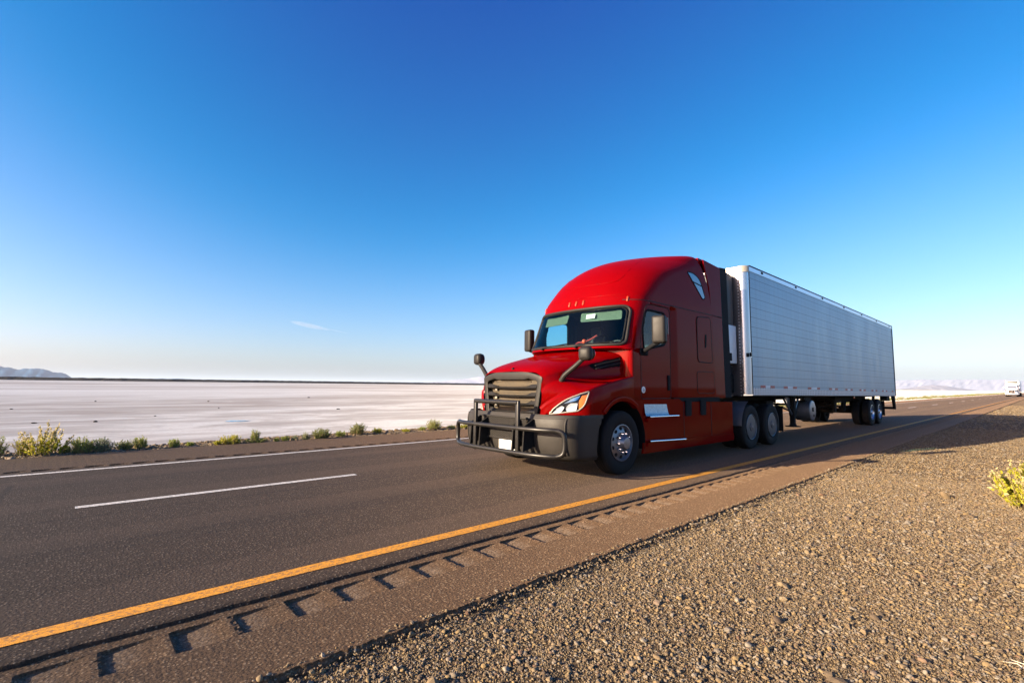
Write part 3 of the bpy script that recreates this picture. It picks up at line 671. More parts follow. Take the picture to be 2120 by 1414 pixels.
# windscreen
b = MB(); v, f = sub(CV, CF, wsm); b.add(v + np.array((.012, 0, 0)), f); WSO = orient(b.build('windshield', M['glass'], T, 180, fixn=False), (8.6, YC, 2.4))
b = MB(); b.tube([(front_x(y, z) - .004, YC + y, z) for y, z in dense(WS, .03)], .026, 8, True); b.build('windshield_gasket', M['plastic'], WSO, 60)
b = MB(); b.tube([(front_x(y, z) + .018, YC + y, z) for y, z in dense([(y * .955, 2.48 + (z - 2.48) * .93) for y, z in WS], .03)], .015, 6, True); b.build('black_border', M['black'], WSO, 60)
for y0, y1 in ((-.30, -.98), (.55, -.10)):
    b = MB(); b.tube([(front_x(y0 + (y1 - y0) * t, 2.12 + .06 * t) - .03, YC + y0 + (y1 - y0) * t, 2.12 + .06 * t) for t in np.linspace(0, 1, 12)], .009, 6); b.box((front_x(y0, 2.1) - .03, YC + y0, 2.105), (.06, .05, .04), bev=.01); b.build('wiper', M['black'], T)
# inside of the cab
for s, y0, y1 in ((-1, .12, .93), (1, .22, .95)):
    b = MB(); zc = 2.685; pts = []
    P_ = rrect([(y0, 2.60), (y1, 2.60), (y1 - .02, 2.775), (y0 - .02, 2.775)], .035, 4); V = []
    for dx in (.10, .125):
        for yo, z in P_: V.append((front_x(yo, z) + dx + (2.775 - z) * .1, S(s, yo), z))
    n = len(P_); b.add(V, [list(range(n)), list(range(n, 2 * n))] + [(i, (i + 1) % n, n + (i + 1) % n, n + i) for i in range(n)]); VI = b.build('sun_visor', M['visor'], T, 30)
    if s == -1:
        b = MB(); V = [(front_x(yo, z) + .095 + (2.775 - z) * .1, S(s, yo), z) for yo, z in ((.24, 2.655), (.43, 2.655), (.43, 2.735), (.24, 2.735))]; b.add(V, [(0, 1, 2, 3)]); b.build('visor_sticker', M['plate'], VI)
V = []
for x_, z_ in ((.05, 2.10), (.30, 2.15), (.50, 2.10), (.55, 1.75)):
    for yo in np.linspace(-1.05, 1.05, 25): V.append((front_x(yo, 2.12) + x_, YC + yo, z_ + .02 * math.sin(yo * 5)))
b = MB(); b.add(V, grid_faces(4, 25).tolist()); b.build('dashboard', M['dash'], T, 50)
b = MB(); a_ = np.linspace(0, 2 * math.pi, 32, endpoint=False); tl = R(40)
b.tube([(7.42 + .22 * math.cos(q) * math.sin(tl), YC - .55 + .23 * math.sin(q), 2.10 + .22 * math.cos(q) * math.cos(tl)) for q in a_], .016, 8, True)
b.box((7.40, YC - .55, 2.08), (.10, .40, .05), bev=.02); b.tube([(7.4, YC - .55, 2.08), (7.2, YC - .55, 1.9)], .04); b.build('steering_wheel', M['dash'], T, 50)
for s in (-1, 1):
    b = MB(); b.box((8.05, S(s, .55), 1.75), (.52, .54, .16), bev=.06); b.box((8.33, S(s, .55), 2.12), (.14, .52, .72), Matrix.Rotation(R(8), 3, 'Y'), .06); b.box((8.39, S(s, .55), 2.58), (.10, .30, .20), bev=.04); b.box((8.05, S(s, .55), 1.45), (.3, .3, .5)); b.build('seat', M['interior'], T, 50)
b = MB(); b.lathe([(.0, -.045), (.03, -.035), (.045, 0), (.03, .035), (0, .045)], (7.02, YC - .20, 2.235), (0, 0, 1), 20, False); OR = b.build('dashboard_ornament', M['orn'], T, 180)
b = MB(); b.tube([(7.05, YC + .02, 2.20), (7.0, YC - .08, 2.22), (7.02, YC - .20, 2.22), (7.06, YC - .32, 2.27), (7.1, YC - .44, 2.34)], .017, 8); b.build('ornament_strap', M['ornred'], OR)

# ---- hood and fenders
HX = [5.37, 5.43, 5.52, 5.65, 5.80, 6.00, 6.30, 6.60, 7.02]
HC = dict(zt=[1.635, 1.685, 1.735, 1.785, 1.83, 1.88, 1.95, 2.01, 2.065], wt=[.69, .735, .785, .835, .865, .89, .925, .965, 1.02],
  zs=[1.56, 1.592, 1.622, 1.655, 1.69, 1.735, 1.80, 1.865, 1.945], wv=[.70, .765, .83, .885, .92, .945, .98, 1.02, 1.075], zv=[1.28, 1.36, 1.42, 1.455, 1.47, 1.48, 1.49, 1.505, 1.54],
  wc=[.69, .80, .94, 1.10, 1.215, 1.27, 1.285, 1.285, 1.255], zc=[1.06, 1.16, 1.25, 1.315, 1.35, 1.405, 1.465, 1.52, 1.575],
  wo=[.67, .80, .955, 1.125, 1.245, 1.295, 1.305, 1.305, 1.262], wb=[.63, .78, .95, 1.13, 1.25, 1.297, 1.305, 1.305, 1.262])
def hood_params(x): return {kk: crom(HX, np.array(v), np.atleast_1d(x)) for kk, v in HC.items()}
hx = np.concatenate([np.arange(5.37, 5.9, .011), np.arange(5.9, 7.03, .018), [7.03]])
hp = hood_params(hx); NS = 150; HV = []
for i, x in enumerate(hx):
    q = {kk: float(v[i]) for kk, v in hp.items()}
    ctl = [(0, q['zt']), (q['wt'] * .5, q['zt'] - .012), (q['wt'] * .86, q['zs'] + .30 * (q['zt'] - q['zs']) + .018), (q['wt'] - .005, q['zs'] - .02), (q['wt'] + .45 * (q['wv'] - q['wt']), .6 * q['zs'] + .4 * q['zv'] - .02),
           (q['wv'] - .01, q['zv'] + .055), (q['wv'] + .22 * (q['wc'] - q['wv']) + .01, q['zv'] + .008), (q['wv'] + .70 * (q['wc'] - q['wv']), q['zc'] + .30 * (q['zv'] - q['zc']) + .014), (q['wc'] - .028, q['zc'] + .010), (q['wc'], q['zc'] - .012), (q['wc'] + .3 * (q['wo'] - q['wc']), q['zc'] - .05), (q['wo'], q['zc'] - .16), (q['wb'], min(.97, q['zc'] - .09))]
    c = np.array(ctl); s_ = np.r_[0, np.cumsum(np.hypot(*np.diff(c, axis=0).T))]; t = np.linspace(0, s_[-1], NS)
    yz = crom(s_, c, t)
    HV.append(np.vstack([np.column_stack([np.full(NS, x), YC - yz[::-1, 0], yz[::-1, 1]]), np.column_stack([np.full(NS - 1, x), YC + yz[1:, 0], yz[1:, 1]])]))
HV = np.vstack(HV); HF = grid_faces(len(hx), 2 * NS - 1); HCn = HV[HF].mean(1); hcx, hyo, hz = HCn[:, 0], HCn[:, 1] - YC, HCn[:, 2]
archm = (np.hypot(hcx - 6.63, hz - .53) < .65) & (np.abs(hyo) > .9)
hq = (hcx - 5.37) + (np.abs(hyo) - .7)
HL = rrect([(.17, .975), (.80, 1.035), (.93, 1.13), (1.03, 1.325), (.86, 1.295), (.52, 1.20), (.30, 1.085)], [.015, .06, .06, .02, .2, .2, .1], 6)
hlm = inside(hq, hz, HL) & (hcx < 5.98) & (np.abs(hyo) > .72)
VP = [(6.22, -.03), (6.99, -.025), (6.99, -.185), (6.36, -.14)]
zsh = np.interp(hcx, HX, HC['zs']); vtm = inside(hcx, hz - zsh, VP) & (np.abs(hyo) > .8) & (hz > np.interp(hcx, HX, HC['zv']) + .08)
b = MB(); b.add(*sub(HV, HF, ~(archm | hlm | vtm))); HOOD = b.build('hood', M['red'], T, 50)
kd = kdtree.KDTree(len(HF)); 
for i in range(len(HF)): kd.insert((hq[i], hz[i], 0) if (hcx[i] < 6.0 and hyo[i] < -.7) else (99, 99, 0), i)
kd.balance()
def hl_pt(q, z, s, depth=0.):
    L_ = kd.find_n((q, z, 0), 4); w = np.array([1 / (d + 1e-4) for _, _, d in L_]); w /= w.sum(); p = sum(HCn[i] * wi for (_, i, _), wi in zip(L_, w))
    p = p + np.array((depth * .8, depth * .6, 0)); return (p[0], YC + (YC - p[1]) * (1 if s > 0 else -1), p[2])
for s in (-1, 1):
    hm = np.sign(hyo) == s; inw = np.array((.75, -s * .66, 0))
    b = MB(); v, f = sub(HV, HF, hlm & hm); b.add(v + inw * .045, f); HB_ = b.build('headlight', M['plastic'], T, 60, fixn=False)
    b = MB(); b.add(v - inw * .002, f); orient(b.build('lens', M['lens'], HB_, 60, fixn=False), (6.4, YC, 1.1))
    b = MB(); b.tube([hl_pt(q, z, s) for q, z in dense(HL, .02)], .0105, 8, True); b.build('headlight_trim', M['beige'], HB_, 60)
    def blob(pl, d0, d1, nm, mt, rr=.02):
        pr = rrect(pl, rr, 4); cq = np.mean(pl, 0); V = [hl_pt(*cq, s, d0)] + [hl_pt(q, z, s, d1) for q, z in pr] + [hl_pt(q, z, s, .05) for q, z in pr]; n = len(pr)
        b = MB(); b.add(V, [(0, 1 + i, 1 + (i + 1) % n) for i in range(n)] + [(1 + i, 1 + (i + 1) % n, 1 + n + (i + 1) % n, 1 + n + i) for i in range(n)]); b.build(nm, M[mt], HB_, 50)
    blob([(.795, 1.045), (.885, 1.10), (.965, 1.23), (.99, 1.29), (.87, 1.262), (.80, 1.18)], .006, .012, 'turn_signal', 'orange')
    blob([(.25, .992), (.41, 1.005), (.49, 1.085), (.43, 1.105), (.32, 1.065)], .020, .008, 'low_beam_reflector', 'lampwhite')
    blob([(.53, 1.018), (.74, 1.04), (.77, 1.15), (.61, 1.145), (.52, 1.08)], .024, .008, 'high_beam_reflector', 'lampwhite')
    blob([(.46, 1.135), (.76, 1.195), (.84, 1.262), (.62, 1.215)], .012, .010, 'running_light', 'chrome')
    # air inlet on the hood flank
    b = MB(); v, f = sub(HV, HF, vtm & hm); b.add(v + np.array((0, -s * .035, 0)), f); VN = b.build('air_inlet', M['black'], T, 60, fixn=False)
    b = MB()
    for dz in (-.065, -.12): b.tube([(x, S(s, float(np.interp(x, HX, HC['wt'])) + .02 + (-dz) * .25), float(np.interp(x, HX, HC['zs'])) + dz) for x in np.linspace(6.36, 6.94, 12)], .012, 6)
    vp2 = [(x, z) for x, z in dense(VP, .05)]
    b.build('inlet_slat', M['plastic'], VN, 60)
    # wheel-arch flare and dark wheel well
    b = MB(); an = np.linspace(math.atan2(.97 - .53, -.48), math.atan2(.50, .41), 40) if False else np.linspace(R(137), R(52), 40); V = []
    for a in an:
        x, z = 6.63 + math.cos(a), .53 + math.sin(a)
        for r_, yo in ((.645, 1.24), (.645, 1.325), (.665, 1.335), (.715, 1.328), (.725, 1.24)): V.append((6.63 + r_ * math.cos(a), S(s, yo), .53 + r_ * math.sin(a)))
    b.add(V, [(i * 5 + j, i * 5 + (j + 1) % 5, (i + 1) * 5 + (j + 1) % 5, (i + 1) * 5 + j) for i in range(39) for j in range(5)] + [tuple(range(5)), tuple(range(195, 200))]); b.build('wheel_arch_flare', M['red'], T, 40)
    b = MB(); an = np.linspace(R(195), R(-15), 40); V = [(6.63 + .655 * math.cos(a), S(s, yo), .53 + .655 * math.sin(a)) for a in an for yo in (.62, 1.30)]
    b.add(V, grid_faces(40, 2).tolist()); b.add([(6.63 + .655 * math.cos(a), S(s, .62), .53 + .655 * math.sin(a)) for a in an], [list(range(40))]); b.build('wheel_well', M['black'], T, 60)
    # hood mirror
    b = MB(); pts = [(5.64, .845, 1.47), (5.63, .89, 1.50), (5.635, .95, 1.575), (5.68, 1.12, 1.71), (5.70, 1.26, 1.82)]
    pts = crom(range(5), np.array(pts), np.linspace(0, 4, 24)); b.tube([(x, S(s, y), z) for x, y, z in pts], np.linspace(.046, .036, 24), 10); HMi = b.build('hood_mirror', M['plastic'], T, 60)
    b = MB(); b.box((5.715, S(s, 1.295), 1.895), (.155, .215, .215), Matrix.Rotation(R(-s * 10), 3, 'Z'), .062)
    b.build('mirror_head', M['plastic'], HMi, 50)
    b = MB(); b.lathe([(0, 0), (.10, 0), (.10, .004), (0, .004)], (5.795, S(s, 1.295), 1.895), (1, -s * .18, 0), 24, False); b.build('mirror_glass', M['chrome'], HMi, 30)
    # door mirror
    b = MB(); b.box((7.33, S(s, 1.575), 2.38), (.15, .235, .475), Matrix.Rotation(R(-s * 12), 3, 'Z'), .045); DM = b.build('door_mirror', M['plastic'], T, 50)
    b = MB(); b.tube([(7.42, S(s, 1.19), 2.02), (7.36, S(s, 1.30), 2.05), (7.34, S(s, 1.46), 2.13), (7.34, S(s, 1.56), 2.16)], [.045, .04, .036, .036], 10); b.box((7.42, S(s, 1.205), 2.02), (.24, .05, .13), bev=.02); b.build('mirror_arm', M['black'], DM, 50)
    b = MB(); b.box((7.405, S(s, 1.585), 2.44), (.004, .20, .28), Matrix.Rotation(R(-s * 12), 3, 'Z')); b.build('mirror_glass', M['chrome'], DM)
# emblem-free nose badge: a plain small dark triangle plate
b = MB(); b.prism([(-.03, 1.668), (.03, 1.668), (0, 1.70)], 5.40, 5.46, 'yz'); b.v[0][:, 1] += YC; b.build('nose_badge', M['black'], HOOD)
# ---- grille
def gxt(y, z): return 5.345 + .05 * abs(y) ** 2
GO = rrect([(-.615, .925), (.615, .925), (.715, 1.545), (.42, 1.625), (-.42, 1.625), (-.715, 1.545)], [.03, .03, .04, .2, .2, .04], 6)
GI = rrect([(-.53, .955), (.53, .955), (.615, 1.475), (.40, 1.525), (.36, 1.505), (-.36, 1.505), (-.40, 1.525), (-.615, 1.475)], [.03, .03, .05, .04, .04, .04, .04, .05], 4)
GOd = dense(GO, .03); GId = dense(GI, .03); n = 160
def resam(P, n):
    P = np.vstack([P, P[:1]]); a = np.unwrap(np.arctan2(P[:, 1] - 1.26, P[:, 0])); a0 = np.linspace(0, 2 * math.pi, n, endpoint=False)
    if a[-1] < a[0]: P = P[::-1]; a = a[::-1]
    aa = (a0 - a[0]) % (2 * math.pi) + a[0]; return np.column_stack([np.interp(aa, a, P[:, 0]), np.interp(aa, a, P[:, 1])])
o_, i_ = resam(GOd, n), resam(GId, n); V = []
for P_, dx in ((o_, .05), (o_, .0), (i_ * .35 + o_ * .65, -.012), (i_, .004), (i_, .10)):
    V += [(gxt(y, z) + dx + (1.26 - z) * -.02, YC + y, z) for y, z in P_]
b = MB(); b.add(V, [(r_ * n + i, r_ * n + (i + 1) % n, (r_ + 1) * n + (i + 1) % n, (r_ + 1) * n + i) for r_ in range(4) for i in range(n)]); GR = b.build('grille', M['plastic'], T, 40)
b = MB(); V = [(gxt(y, z) + .10, YC + y, z) for y, z in i_]; b.add(V, [list(range(n))])
for q in range(9): b.box((5.45, YC + .05, .99 + .06 * q), (.02, .9, .012))
b.build('radiator', M['radiator'], GR)
for zc, w0 in ((1.375, .595), (1.245, .575), (1.115, .555), (.985, .535)):
    b = MB(); V = []
    ys = np.linspace(-w0, w0, 41)
    for y in ys:
        e = min(1, max(0, (abs(y) - .36) / .1)); sag = -.012 * (1 - (y / w0) ** 2); hh = .022 + .034 * e
        x0 = gxt(y, zc)
        V += [(x0 + .005, YC + y, zc + sag - .012), (x0 - .008, YC + y, zc + sag + .002), (x0 + .03, YC + y, zc + sag + hh), (x0 + .06, YC + y, zc + sag + hh - .01), (x0 + .05, YC + y, zc + sag - .012)]
    b.add(V, [(i * 5 + j, i * 5 + (j + 1) % 5, (i + 1) * 5 + (j + 1) % 5, (i + 1) * 5 + j) for i in range(40) for j in range(5)] + [tuple(range(5)), tuple(range(200, 205))]); b.build('grille_bar', M['plastic'], GR, 30)
for z in (1.36, 1.22, 1.09): b = MB(); b.box((5.42, YC + .42, z), (.03, .055, .085), bev=.012); b.build('latch_bracket', M['beige'], GR)
# ---- bumper
BZ = [.29, .33, .42, .55, .70, .85, .93, .972]; BXF = [5.40, 5.335, 5.285, 5.255, 5.245, 5.25, 5.27, 5.29]; BW = [1.24, 1.275, 1.29, 1.295, 1.297, 1.30, 1.30, 1.295]
bz = np.linspace(.29, .972, 46); V = []; nb = 121
for z in bz:
    xf, w = float(crom(BZ, np.array(BXF), np.array([z]))[0]), float(crom(BZ, np.array(BW), np.array([z]))[0]); bb = .52; nn = 3.4; ph = np.linspace(0, math.pi / 2, 50)
    y = w * np.sin(ph) ** (2 / nn); x = xf + bb * (1 - np.cos(ph) ** (2 / nn)); xe = 6.17 - (.972 - z) * .22
    # chamfer plane that gives the vertical ridge near the corner
    X_ = np.r_[x, np.linspace(xf + bb + .02, xe, 11)]; Y_ = np.r_[y, np.full(11, w)]
    V.append(np.vstack([np.column_stack([X_[::-1], YC - Y_[::-1], np.full(61, z)]), np.column_stack([X_[1:], YC + Y_[1:], np.full(60, z)])]))
BV = np.vstack(V); BF = grid_faces(46, nb); bc = BV[BF].mean(1)
bm_ = np.hypot(bc[:, 0] - 6.63, bc[:, 2] - .53) < .65
b = MB(); b.add(*sub(BV, BF, ~bm_)); BUM = b.build('bumper', M['bumper'], T, 40)
def bum_x(yo, z):
    xf, w = float(crom(BZ, np.array(BXF), np.array([z]))[0]), float(crom(BZ, np.array(BW), np.array([z]))[0]); t = min(1, abs(yo) / w); return xf + .52 * (1 - (1 - t ** 3.4) ** (1 / 3.4))
for s in (-1, 1):
    b = MB(); b.tube([(bum_x(1.16, z) - .004, S(s, 1.165), z) for z in np.linspace(.40, .93, 14)] + [(bum_x(y, .385) - .004, S(s, y), .385) for y in np.linspace(1.13, .70, 12)], .013, 8); b.build('bumper_ridge', M['bumper'], BUM, 60)
    b = MB(); b.tube([(bum_x(y, .90 + .02 * y) - .001, S(s, y), .90 + .02 * y) for y in np.linspace(.60, 1.26, 24)], .005, 6); b.build('bumper_seam', M['seam'], BUM, 60)
b = MB(); b.prism(rrect([(-.50, .56), (.50, .56), (.545, .915), (-.545, .915)], .03, 4), 5.232, 5.25, 'yz'); 
for vv in b.v: vv[:, 1] += YC
LG = b.build('lower_grille', M['radiator'], BUM, 30)
b = MB()
for sg in (-1, 1):
    for q in np.arange(-.9, .9, .058):
        P_ = [(y, .735 + sg * (y - q) * .55) for y in np.linspace(-.53, .53, 40)]; P_ = [(y, z) for y, z in P_ if .57 < z < .91]
        if len(P_) > 1: b.tube([(5.226, YC + P_[0][0], P_[0][1]), (5.226, YC + P_[-1][0], P_[-1][1])], .0085, 6)
b.box((5.222, YC, .565), (.03, 1.06, .03), bev=.01); b.box((5.222, YC, .905), (.03, 1.10, .03), bev=.01); b.box((5.224, YC - .02, .735), (.03, .24, .10), bev=.01); b.build('grille_mesh', M['plastic'], LG, 40)
b = MB(); b.box((5.222, YC - .10, .463), (.012, .41, .155), bev=.004); PL = b.build('license_plate', M['plate'], BUM)
b = MB(); b.box((5.2145, YC - .262, .515), (.003, .05, .026)); b.build('plate_sticker', M['teal'], PL)
b = MB(); b.box((5.2148, YC - .09, .516), (.003, .18, .006)); b.build('plate_script', M['redtape'], PL)
# ---- bull bar
r_ = .036; BB = bpy.data.objects.new('bull_bar', None); COL.objects.link(BB); BB.parent = T; ROOT[BB.name] = ROOT[T.name]
for y in (-.515, .515): b = MB(); b.box((5.05, YC + y, .765), (.055, .075, .83), bev=.018); b.build('post', M['tube'], BB, 40)
def loop(z0, z1):
    half = [(5.045, .45, z1), (5.05, .62, z1), (5.075, .85, z1), (5.14, 1.06, z1), (5.20, 1.17, z1 - .004), (5.235, 1.245, z1 - .03), (5.25, 1.275, z1 - .085), (5.255, 1.28, (z0 + z1) / 2), (5.25, 1.275, z0 + .085), (5.235, 1.245, z0 + .03), (5.20, 1.17, z0 + .004), (5.14, 1.06, z0), (5.075, .85, z0), (5.05, .62, z0), (5.045, .45, z0)]
    return half
for s in (-1, 1):
    P_ = np.array(loop(.395, .765)); P_ = crom(range(len(P_)), P_, np.linspace(0, len(P_) - 1, 90)); b = MB(); b.tube([(x, S(s, y), z) for x, y, z in P_], r_, 12); b.build('side_loop', M['tube'], BB, 60)
for z, nm in ((1.145, 'top_rail'), (.765, 'cross_rail'), (.395, 'bottom_rail')):
    b = MB(); b.tube([(5.045, YC - .52, z), (5.045, YC, z), (5.045, YC + .52, z)], r_, 12); b.build(nm, M['tube'], BB, 60)
for y in (-.40, .40, -.64, .64):
    b = MB(); b.prism([(5.03, .42), (5.33, .50), (5.33, .86), (5.25, .90), (5.06, .80)], YC + y - .012, YC + y + .012); b.build('mount_bracket', M['chassis'], BB)
# ---- side fairings and steps
for s in (-1, 1):
    arc = [(6.63 + .66 * math.cos(a), .53 + .66 * math.sin(a)) for a in np.linspace(R(62), R(-22), 16)]
    poly = [(x, max(z, .28)) for x, z in arc] + [(7.30, .275), (10.80, .272), (10.80, 1.10), (8.62, 1.135), (8.50, 1.19), (7.0, 1.19)]
    pf = dense(poly, .12); b = MB()
    b.prism([tuple(q) for q in poly], S(s, 1.245), S(s, 1.272)); SK = b.build('side_skirt', M['red'], T, 30)
    b = MB(); b.prism([(7.24, .30), (10.79, .285), (10.79, .42), (7.24, .46)], S(s, 1.27), S(s, 1.292)); b.build('skirt_lip', M['red'], SK, 30)
    for x in (8.66, 9.78): b = MB(); b.box((x, S(s, 1.2745), .70), (.010, .006, .82)); b.build('panel_seam', M['seam'], SK)
    # recessed step bay: metal tread plate above each step bar
    b = MB(); V = []
    for q in range(8):
        u = q / 7; yy = 1.328 - .050 * u ** .55; zz = .905 + .20 * u
        V += [(7.29 + .012 * u, S(s, yy), zz + .004), (7.66, S(s, yy + .002), zz), (8.045 - .012 * u, S(s, yy), zz - .006)]
    b.add(V, grid_faces(8, 3).tolist()); b.build('step_tread', M['tread'], SK, 180)
    for z0, z1, x1 in ((.905, .895, 8.38), (.49, .45, 8.62)):
        b = MB(); b.tube([(7.40, S(s, 1.318), z0 - .012), ((7.4 + x1) / 2, S(s, 1.32), (z0 + z1) / 2 - .012), (x1, S(s, 1.318), z1 - .012)], .020, 12); b.build('step', M['chrome'], SK, 60)
        b = MB(); b.prism([(7.34, z0 - .095), (x1 + .05, z1 - .085), (x1 + .05, z1 - .032), (7.36, z0 - .032)], S(s, 1.25), S(s, 1.315)); b.build('step_ledge', M['red'], SK, 30)
    for x in (8.82, 9.42):
        b = MB(); b.prism(rrect([(x - .11, .86), (x + .10, .86), (x + .11, 1.16), (x - .11, 1.16)], .03, 4), S(s, 1.25), S(s, 1.298)); b.build('tank_strap_recess', M['black'], SK, 30)
    b = MB(); b.box((9.35, S(s, 1.17), 1.165), (1.9, .10, .09)); b.build('gap_shade_bar', M['black'], T)  # black bar put in for the shade of the gap under the cab
    # drive wheel quarter fender, frame rail and mud flap
    b = MB(); an = np.linspace(R(178), R(108), 14); V = [(11.84 + .60 * math.cos(a), S(s, yo), .53 + .60 * math.sin(a)) for a in an for yo in (.70, 1.28)]; b.add(V, grid_faces(14, 2).tolist()); b.build('quarter_fender', M['darkalu'], T, 60)
    b = MB(); b.box((9.9, S(s, .42), .86), (8.2, .09, .28)); b.build('frame_rail', M['chassis'], T)
    b = MB(); b.box((13.86, S(s, .95), .60), (.012, .62, .62)); b.tube([(13.85, S(s, .4), .93), (13.85, S(s, 1.28), .93)], .02); b.build('mud_flap', M['black'], T)
b = MB(); b.box((8.9, YC, .75), (3.4, 2.2, .75)); b.box((6.6, YC, 1.05), (1.9, 1.1, .75)); b.tube([(6.63, YC - 1.1, .51), (6.63, YC + 1.1, .51)], .07); b.box((5.9, YC, .62), (.8, 1.2, .3)); b.build('engine_and_tanks', M['chassis'], T)
b = MB(); b.prism(rrect([(11.7, -.45), (12.9, -.45), (12.9, .45), (11.7, .45)], .1), 1.05, 1.12, 'xy'); 
for vv in b.v: vv[:, 1] += YC
b.box((12.4, YC, 1.0), (.5, .9, .12)); b.build('fifth_wheel', M['chassis'], T)
b = MB(); [b.tube([(x, YC - 1.0, .52), (x, YC + 1.0, .52)], .09) for x in (11.82, 13.1)]; [b.lathe([(0, -.2), (.2, -.15), (.24, 0), (.2, .15), (0, .2)], (x, YC, .52), (1, 0, 0), 20, False) for x in (11.82, 13.1)]; b.build('drive_axle', M['chassis'], T, 50)
# ---- wheels
def tyre_prof(w):
    p = [(.285, .045), (.30, .02), (.335, .006), (.40, 0), (.455, .004), (.488, .016), (.503, .034), (.509, .05)]
    g = [.075, .083, .12, .128, .165, .173, .21, .218]; out = list(p)
    lv = True
    for d in g:
        out.append((.509 if lv else .496, d)); lv = not lv if False else lv; out.append((.496 if lv else .509, d + .001)); lv = not lv
    return out + [(.509, w - .05), (.503, w - .034), (.488, w - .016), (.455, w - .004), (.335, w - .006), (.285, w - .045)]
def wheel(parent, x, yo, s, kind, dual, r=.509, yc=YC, name='wheel'):
    """yo: distance of the outer side wall from the centre line"""
    ax = (0, -s, 0); c = (x, yc + s * yo, r); sc_ = r / .509
    b = MB(); P_ = {'steer': [(.285, .03), (.292, .008), (.280, .006), (.268, .03), (.255, .05), (.235, .044), (.20, .03), (.150, .018), (.135, .016), (.128, -.02), (.105, -.055), (.09, -.085), (.05, -.092), (0, -.092)],
           'cover': [(.288, .03), (.292, .006), (.282, .002), (.276, .012), (.20, .006), (.10, .006), (.095, -.006), (.05, -.01), (0, -.01)],
           'deep': [(.285, .03), (.294, .004), (.282, .002), (.268, .03), (.262, .13), (.23, .15), (.15, .145), (.14, .09), (.10, .06), (.075, .01), (.06, 0), (0, 0)]}[kind]
    b.lathe([(q * sc_, d * sc_) for q, d in P_], c, ax, 48, False); Wh = b.build(name, M[{'steer': 'darkalu', 'cover': 'cover', 'deep': 'alu'}[kind]], parent, 28)
    b = MB(); b.lathe([(q * sc_, d * sc_) for q, d in tyre_prof(.275)], c, ax, 64, False); b.build('tyre', M['tyre'], Wh, 30)
    if dual: b = MB(); b.lathe([(q * sc_, d * sc_ + .34) for q, d in tyre_prof(.275)], c, ax, 64, False); b.lathe([(.28 * sc_, .37), (.25 * sc_, .55)], c, ax, 32); b.build('inner_tyre', M['tyre'], Wh, 30)
    if kind in ('steer', 'deep'):
        d0 = .006 if kind == 'steer' else .135
        for q in range(10):
            a = 2 * math.pi * q / 10; p = (c[0] + .150 * math.cos(a), c[1] - s * d0, c[2] + .150 * math.sin(a)); b = MB()
            b.lathe([(.021, .012), (.021, -.015), (.017, -.03), (.006, -.062 if kind == 'steer' else -.035), (0, -.064 if kind == 'steer' else -.036)], p, ax, 10, False); b.build('lug_nut', M['chrome'], Wh, 30)
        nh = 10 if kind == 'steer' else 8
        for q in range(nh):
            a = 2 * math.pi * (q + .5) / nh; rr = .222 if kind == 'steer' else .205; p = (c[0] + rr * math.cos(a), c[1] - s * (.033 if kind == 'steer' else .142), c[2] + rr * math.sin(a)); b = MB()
            b.lathe([(.030, .01), (.030, -.004), (0, -.004)], p, ax, 14, False); b.build('hand_hole_disc', M['black'], Wh)  # black discs stand in for the shade inside the hand holes
    if kind == 'cover':
        b = MB(); a_ = np.linspace(0, 2 * math.pi, 40, endpoint=False); b.tube([(c[0] + .285 * math.cos(q), c[1] - s * .004, c[2] + .285 * math.sin(q)) for q in a_], .006, 6, True); b.lathe([(.035, 0), (.03, -.014), (0, -.014)], (c[0], c[1] + s * .008, c[2]), ax, 16, False)
        for q in range(5): a = q * 1.2566 + .4; b.lathe([(.016, 0), (.012, -.006), (0, -.006)], (c[0] + .085 * math.cos(a), c[1] - s * .004, c[2] + .085 * math.sin(a)), ax, 10, False)
        b.build('cover_trim', M['darkalu'], Wh, 40)
    return Wh
for s in (-1, 1):
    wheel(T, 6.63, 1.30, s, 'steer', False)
    for x in (11.82, 13.10): wheel(T, x, 1.27, s, 'cover', True)
